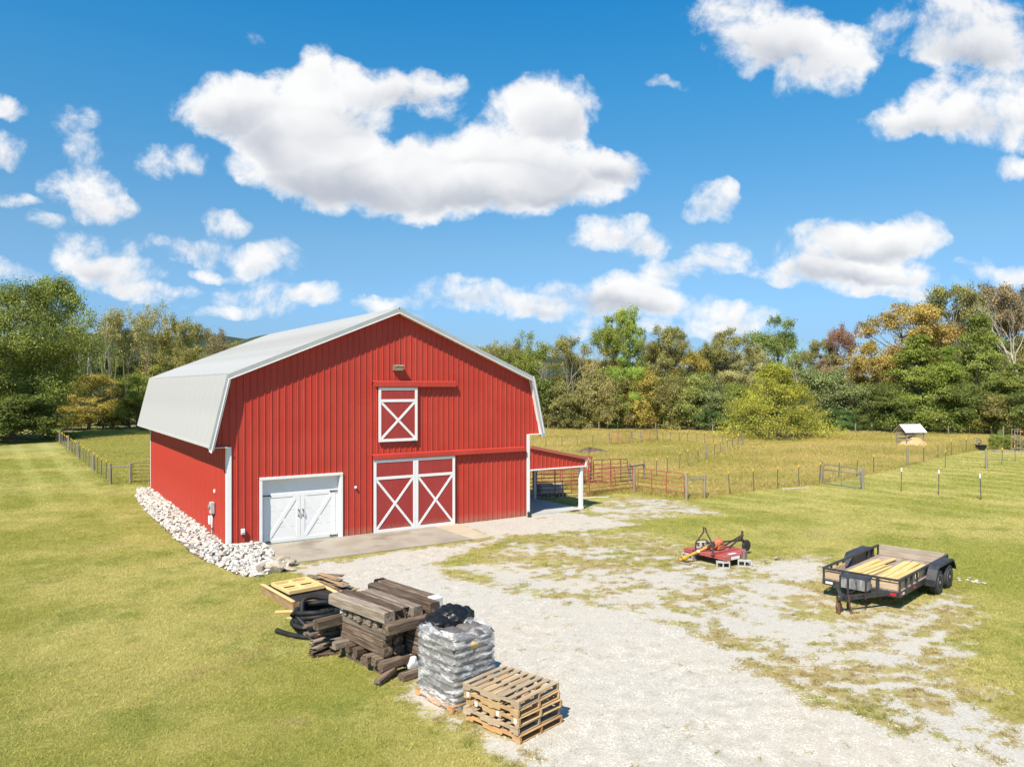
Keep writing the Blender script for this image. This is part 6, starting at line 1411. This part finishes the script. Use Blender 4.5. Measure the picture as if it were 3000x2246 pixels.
def scatter(name, label, cat, pts, rot, sc, kinds, meshes):
    """one object of points; geometry nodes put an instance of one of the meshes on each"""
    me = bpy.data.meshes.new(name); me.from_pydata([tuple(p) for p in pts.tolist()], [], [])
    for n_, a, t in (('rot', np.stack([np.zeros(len(rot)), np.zeros(len(rot)), rot], 1), 'FLOAT_VECTOR'), ('sc', sc, 'FLOAT_VECTOR'), ('kind', kinds, 'INT')):
        at = me.attributes.new(n_, t, 'POINT'); at.data.foreach_set('vector' if t == 'FLOAT_VECTOR' else 'value', np.asarray(a, np.int32 if t == 'INT' else np.float32).ravel())
    o = put(name, me); tag(o, label, cat, kind='stuff')
    ng = bpy.data.node_groups.new(name, 'GeometryNodeTree'); ng.interface.new_socket('Geometry', in_out='INPUT', socket_type='NodeSocketGeometry'); ng.interface.new_socket('Geometry', in_out='OUTPUT', socket_type='NodeSocketGeometry')
    N = ng.nodes; L = ng.links; gi = N.new('NodeGroupInput'); go = N.new('NodeGroupOutput'); jn = N.new('GeometryNodeJoinGeometry'); L.new(jn.outputs[0], go.inputs[0])
    m2p = N.new('GeometryNodeMeshToPoints'); L.new(gi.outputs[0], m2p.inputs[0])
    def attr(n_, t): a = N.new('GeometryNodeInputNamedAttribute'); a.data_type = t; a.inputs[0].default_value = n_; return a.outputs[0]
    ra, sa, ka = attr('rot', 'FLOAT_VECTOR'), attr('sc', 'FLOAT_VECTOR'), attr('kind', 'INT')
    for i, ms in enumerate(meshes):
        src = bpy.data.objects.new(name + '_source', ms); oi = N.new('GeometryNodeObjectInfo'); oi.inputs['Object'].default_value = src; oi.inputs['As Instance'].default_value = True
        cm = N.new('FunctionNodeCompare'); cm.data_type = 'INT'; cm.operation = 'EQUAL'; L.new(ka, cm.inputs[2]); cm.inputs[3].default_value = i
        ip = N.new('GeometryNodeInstanceOnPoints'); L.new(m2p.outputs[0], ip.inputs['Points']); L.new(cm.outputs[0], ip.inputs['Selection']); L.new(oi.outputs['Geometry'], ip.inputs['Instance']); L.new(ra, ip.inputs['Rotation']); L.new(sa, ip.inputs['Scale']); L.new(ip.outputs[0], jn.inputs[0])
    md = o.modifiers.new('scatter', 'NODES'); md.node_group = ng; return o
def fbm(x, y, f, seed):
    r = np.random.default_rng(seed); v = 0
    for k in range(5):
        a = r.uniform(0, 6.28, 3); p = r.uniform(0, 6.28, 3); w = sum(np.sin((x * np.cos(t) + y * np.sin(t)) * f * 2 ** k * 1.3 + q) for t, q in zip(a, p)); v = v + w / 3 / 1.7 ** k
    return v / 2.2
def in_view(x, y, m=.03): return (np.abs(x / y) < .684 + m) & (y > 8)
def barn_uv(x, y): return (x - BX) * T_.x + (y - BY) * T_.y, (x - BX) * IN_.x + (y - BY) * IN_.y
def clear(x, y):
    u, v = barn_uv(x, y); ok = ~((u > -.1) & (u < 15.4) & (v > -.05) & (v < 17)); ok &= ~((u > 1) & (u < 8.9) & (v > -3.1) & (v < 0)); ok &= ~in_poly(x, y, bed)
    return ok
r = np.random.default_rng(3)
LB = blade_mat('lawn_blades', lawn_color, 1.35, 2.1)
def draw(n, y0, y1, power):
    """random view points on the ground, denser close to the camera"""
    t = r.random(n); y = (y0 ** power + t * (y1 ** power - y0 ** power)) ** (1 / power); x = r.uniform(-.98, .98, n) * y; return x, y
x, y = draw(168000, 9.0, 62, .35); ok = clear(x, y) & ~in_poly(x, y, PASTURE); c = cover_at(x, y)
ok &= (c < .05) | ((stony_at(x, y) < -.03) & (r.random(len(x)) < 1.15 - 2.4 * c))
x, y = x[ok], y[ok]; n = len(x); s = (.8 + .022 * np.clip(y - 10, 0, 60)) * r.uniform(.75, 1.3, n); hgt = (1 + .45 * fbm(x, y, .9, 5)) * r.uniform(.7, 1.2, n)
scatter('lawn_grass', 'short mown grass blades of the lawn', 'grass', np.stack([x, y, np.full(n, .002)], 1), r.uniform(0, 6.28, n), np.stack([s, s, s * .62 * np.clip(hgt, .35, 1.6)], 1), r.integers(0, 3, n),
        [tuft_mesh('lawn_tuft', 42, .16, .050, .0075, .9, LB, 50 + k) for k in range(3)])
# weeds in the gravel
WB = blade_mat('weed_blades', lambda nt: mixc(nt, ramp(nt, noise_(nt, coords(nt, 'World', (1, 1, 0)), .6, 4, .6), .47, .62), (.30, .225, .095), (.20, .21, .045)), .95, 1.75)
x, y = draw(70000, 9.8, 40, .5); c = cover_at(x, y)
ok = clear(x, y) & (c > .05) & (((stony_at(x, y) < -.005) & (r.random(len(x)) < .55)) | (r.random(len(x)) < .004)); x, y = x[ok], y[ok]; n = len(x); s = r.uniform(.4, 1.1, n)
scatter('gravel_weeds', 'dry grass and weeds sprouting through the gravel', 'weeds', np.stack([x, y, np.full(n, .006)], 1), r.uniform(0, 6.28, n), np.stack([s, s, s * r.uniform(.5, 1.1, n)], 1), r.integers(0, 2, n), [tuft_mesh('weed_tuft', 30, .10, .055, .006, 1.1, WB, 60 + k) for k in range(2)])
# tall pasture grass
PB = blade_mat('pasture_blades', pasture_color, 1.15, 1.95)
t = r.random(61000); y = (33 ** .6 + t * (97 ** .6 - 33 ** .6)) ** (1 / .6); x = r.uniform(-.85, .85, len(y)) * y; ok = clear(x, y) & in_poly(x, y, PASTURE); u, v = barn_uv(x, y); ok &= ~((u > 14) & (u < 18.5) & (v > 0) & (v < 7))
x, y = x[ok], y[ok]; n = len(x); s = r.uniform(.7, 1.3, n) * (.8 + .006 * y); hg = np.clip(.75 + .7 * fbm(x, y, .25, 2), .3, 1.6) * np.where(x < -8, .55, 1.0)
scatter('pasture_grass', 'tall dry grass of the unmown pasture', 'grass', np.stack([x, y, np.full(n, .003)], 1), r.uniform(0, 6.28, n), np.stack([s, s, s * hg], 1), r.integers(0, 3, n), [tuft_mesh('pasture_tuft', 46, .34, .24, .016, .75, PB, 70 + k) for k in range(3)])
# loose stones
ST = M('loose_stone', (.35, .32, .272), (.53, .49, .43), scale=3, rough=.92, kind='World', spec=.15)
def stone_patch(seed, n=60, rad=.5):
    q = random.Random(seed); m = MB()
    for i in range(n):
        a, d, s = q.uniform(0, 6.28), rad * math.sqrt(q.random()), q.uniform(.008, .022) * (1.6 if q.random() < .08 else 1); cx, cy = d * math.cos(a), d * math.sin(a); k = 5; p = q.uniform(0, 6.28)
        V = [(cx + s * q.uniform(.7, 1.2) * math.cos(p + j * 6.283 / k), cy + s * q.uniform(.7, 1.2) * math.sin(p + j * 6.283 / k), q.uniform(0, .3) * s) for j in range(k)] + [(cx + q.uniform(-.4, .4) * s, cy + q.uniform(-.4, .4) * s, s * q.uniform(.4, .75))]
        m.add(V, [(j, (j + 1) % k, k) for j in range(k)])
    return m.mesh('stone_patch', ST)
x, y = draw(5000, 9.6, 34, .35); c = stony_at(x, y); ok = clear(x, y) & (c > .0) & (cover_at(x, y) > .5); x, y = x[ok], y[ok]; n = len(x); s = r.uniform(.8, 1.4, n)
scatter('gravel_stones', 'loose broken limestone on the gravel drive', 'gravel', np.stack([x, y, np.full(n, .005)], 1), r.uniform(0, 6.28, n), np.stack([s, s, s], 1), r.integers(0, 4, n), [stone_patch(80 + k) for k in range(4)])
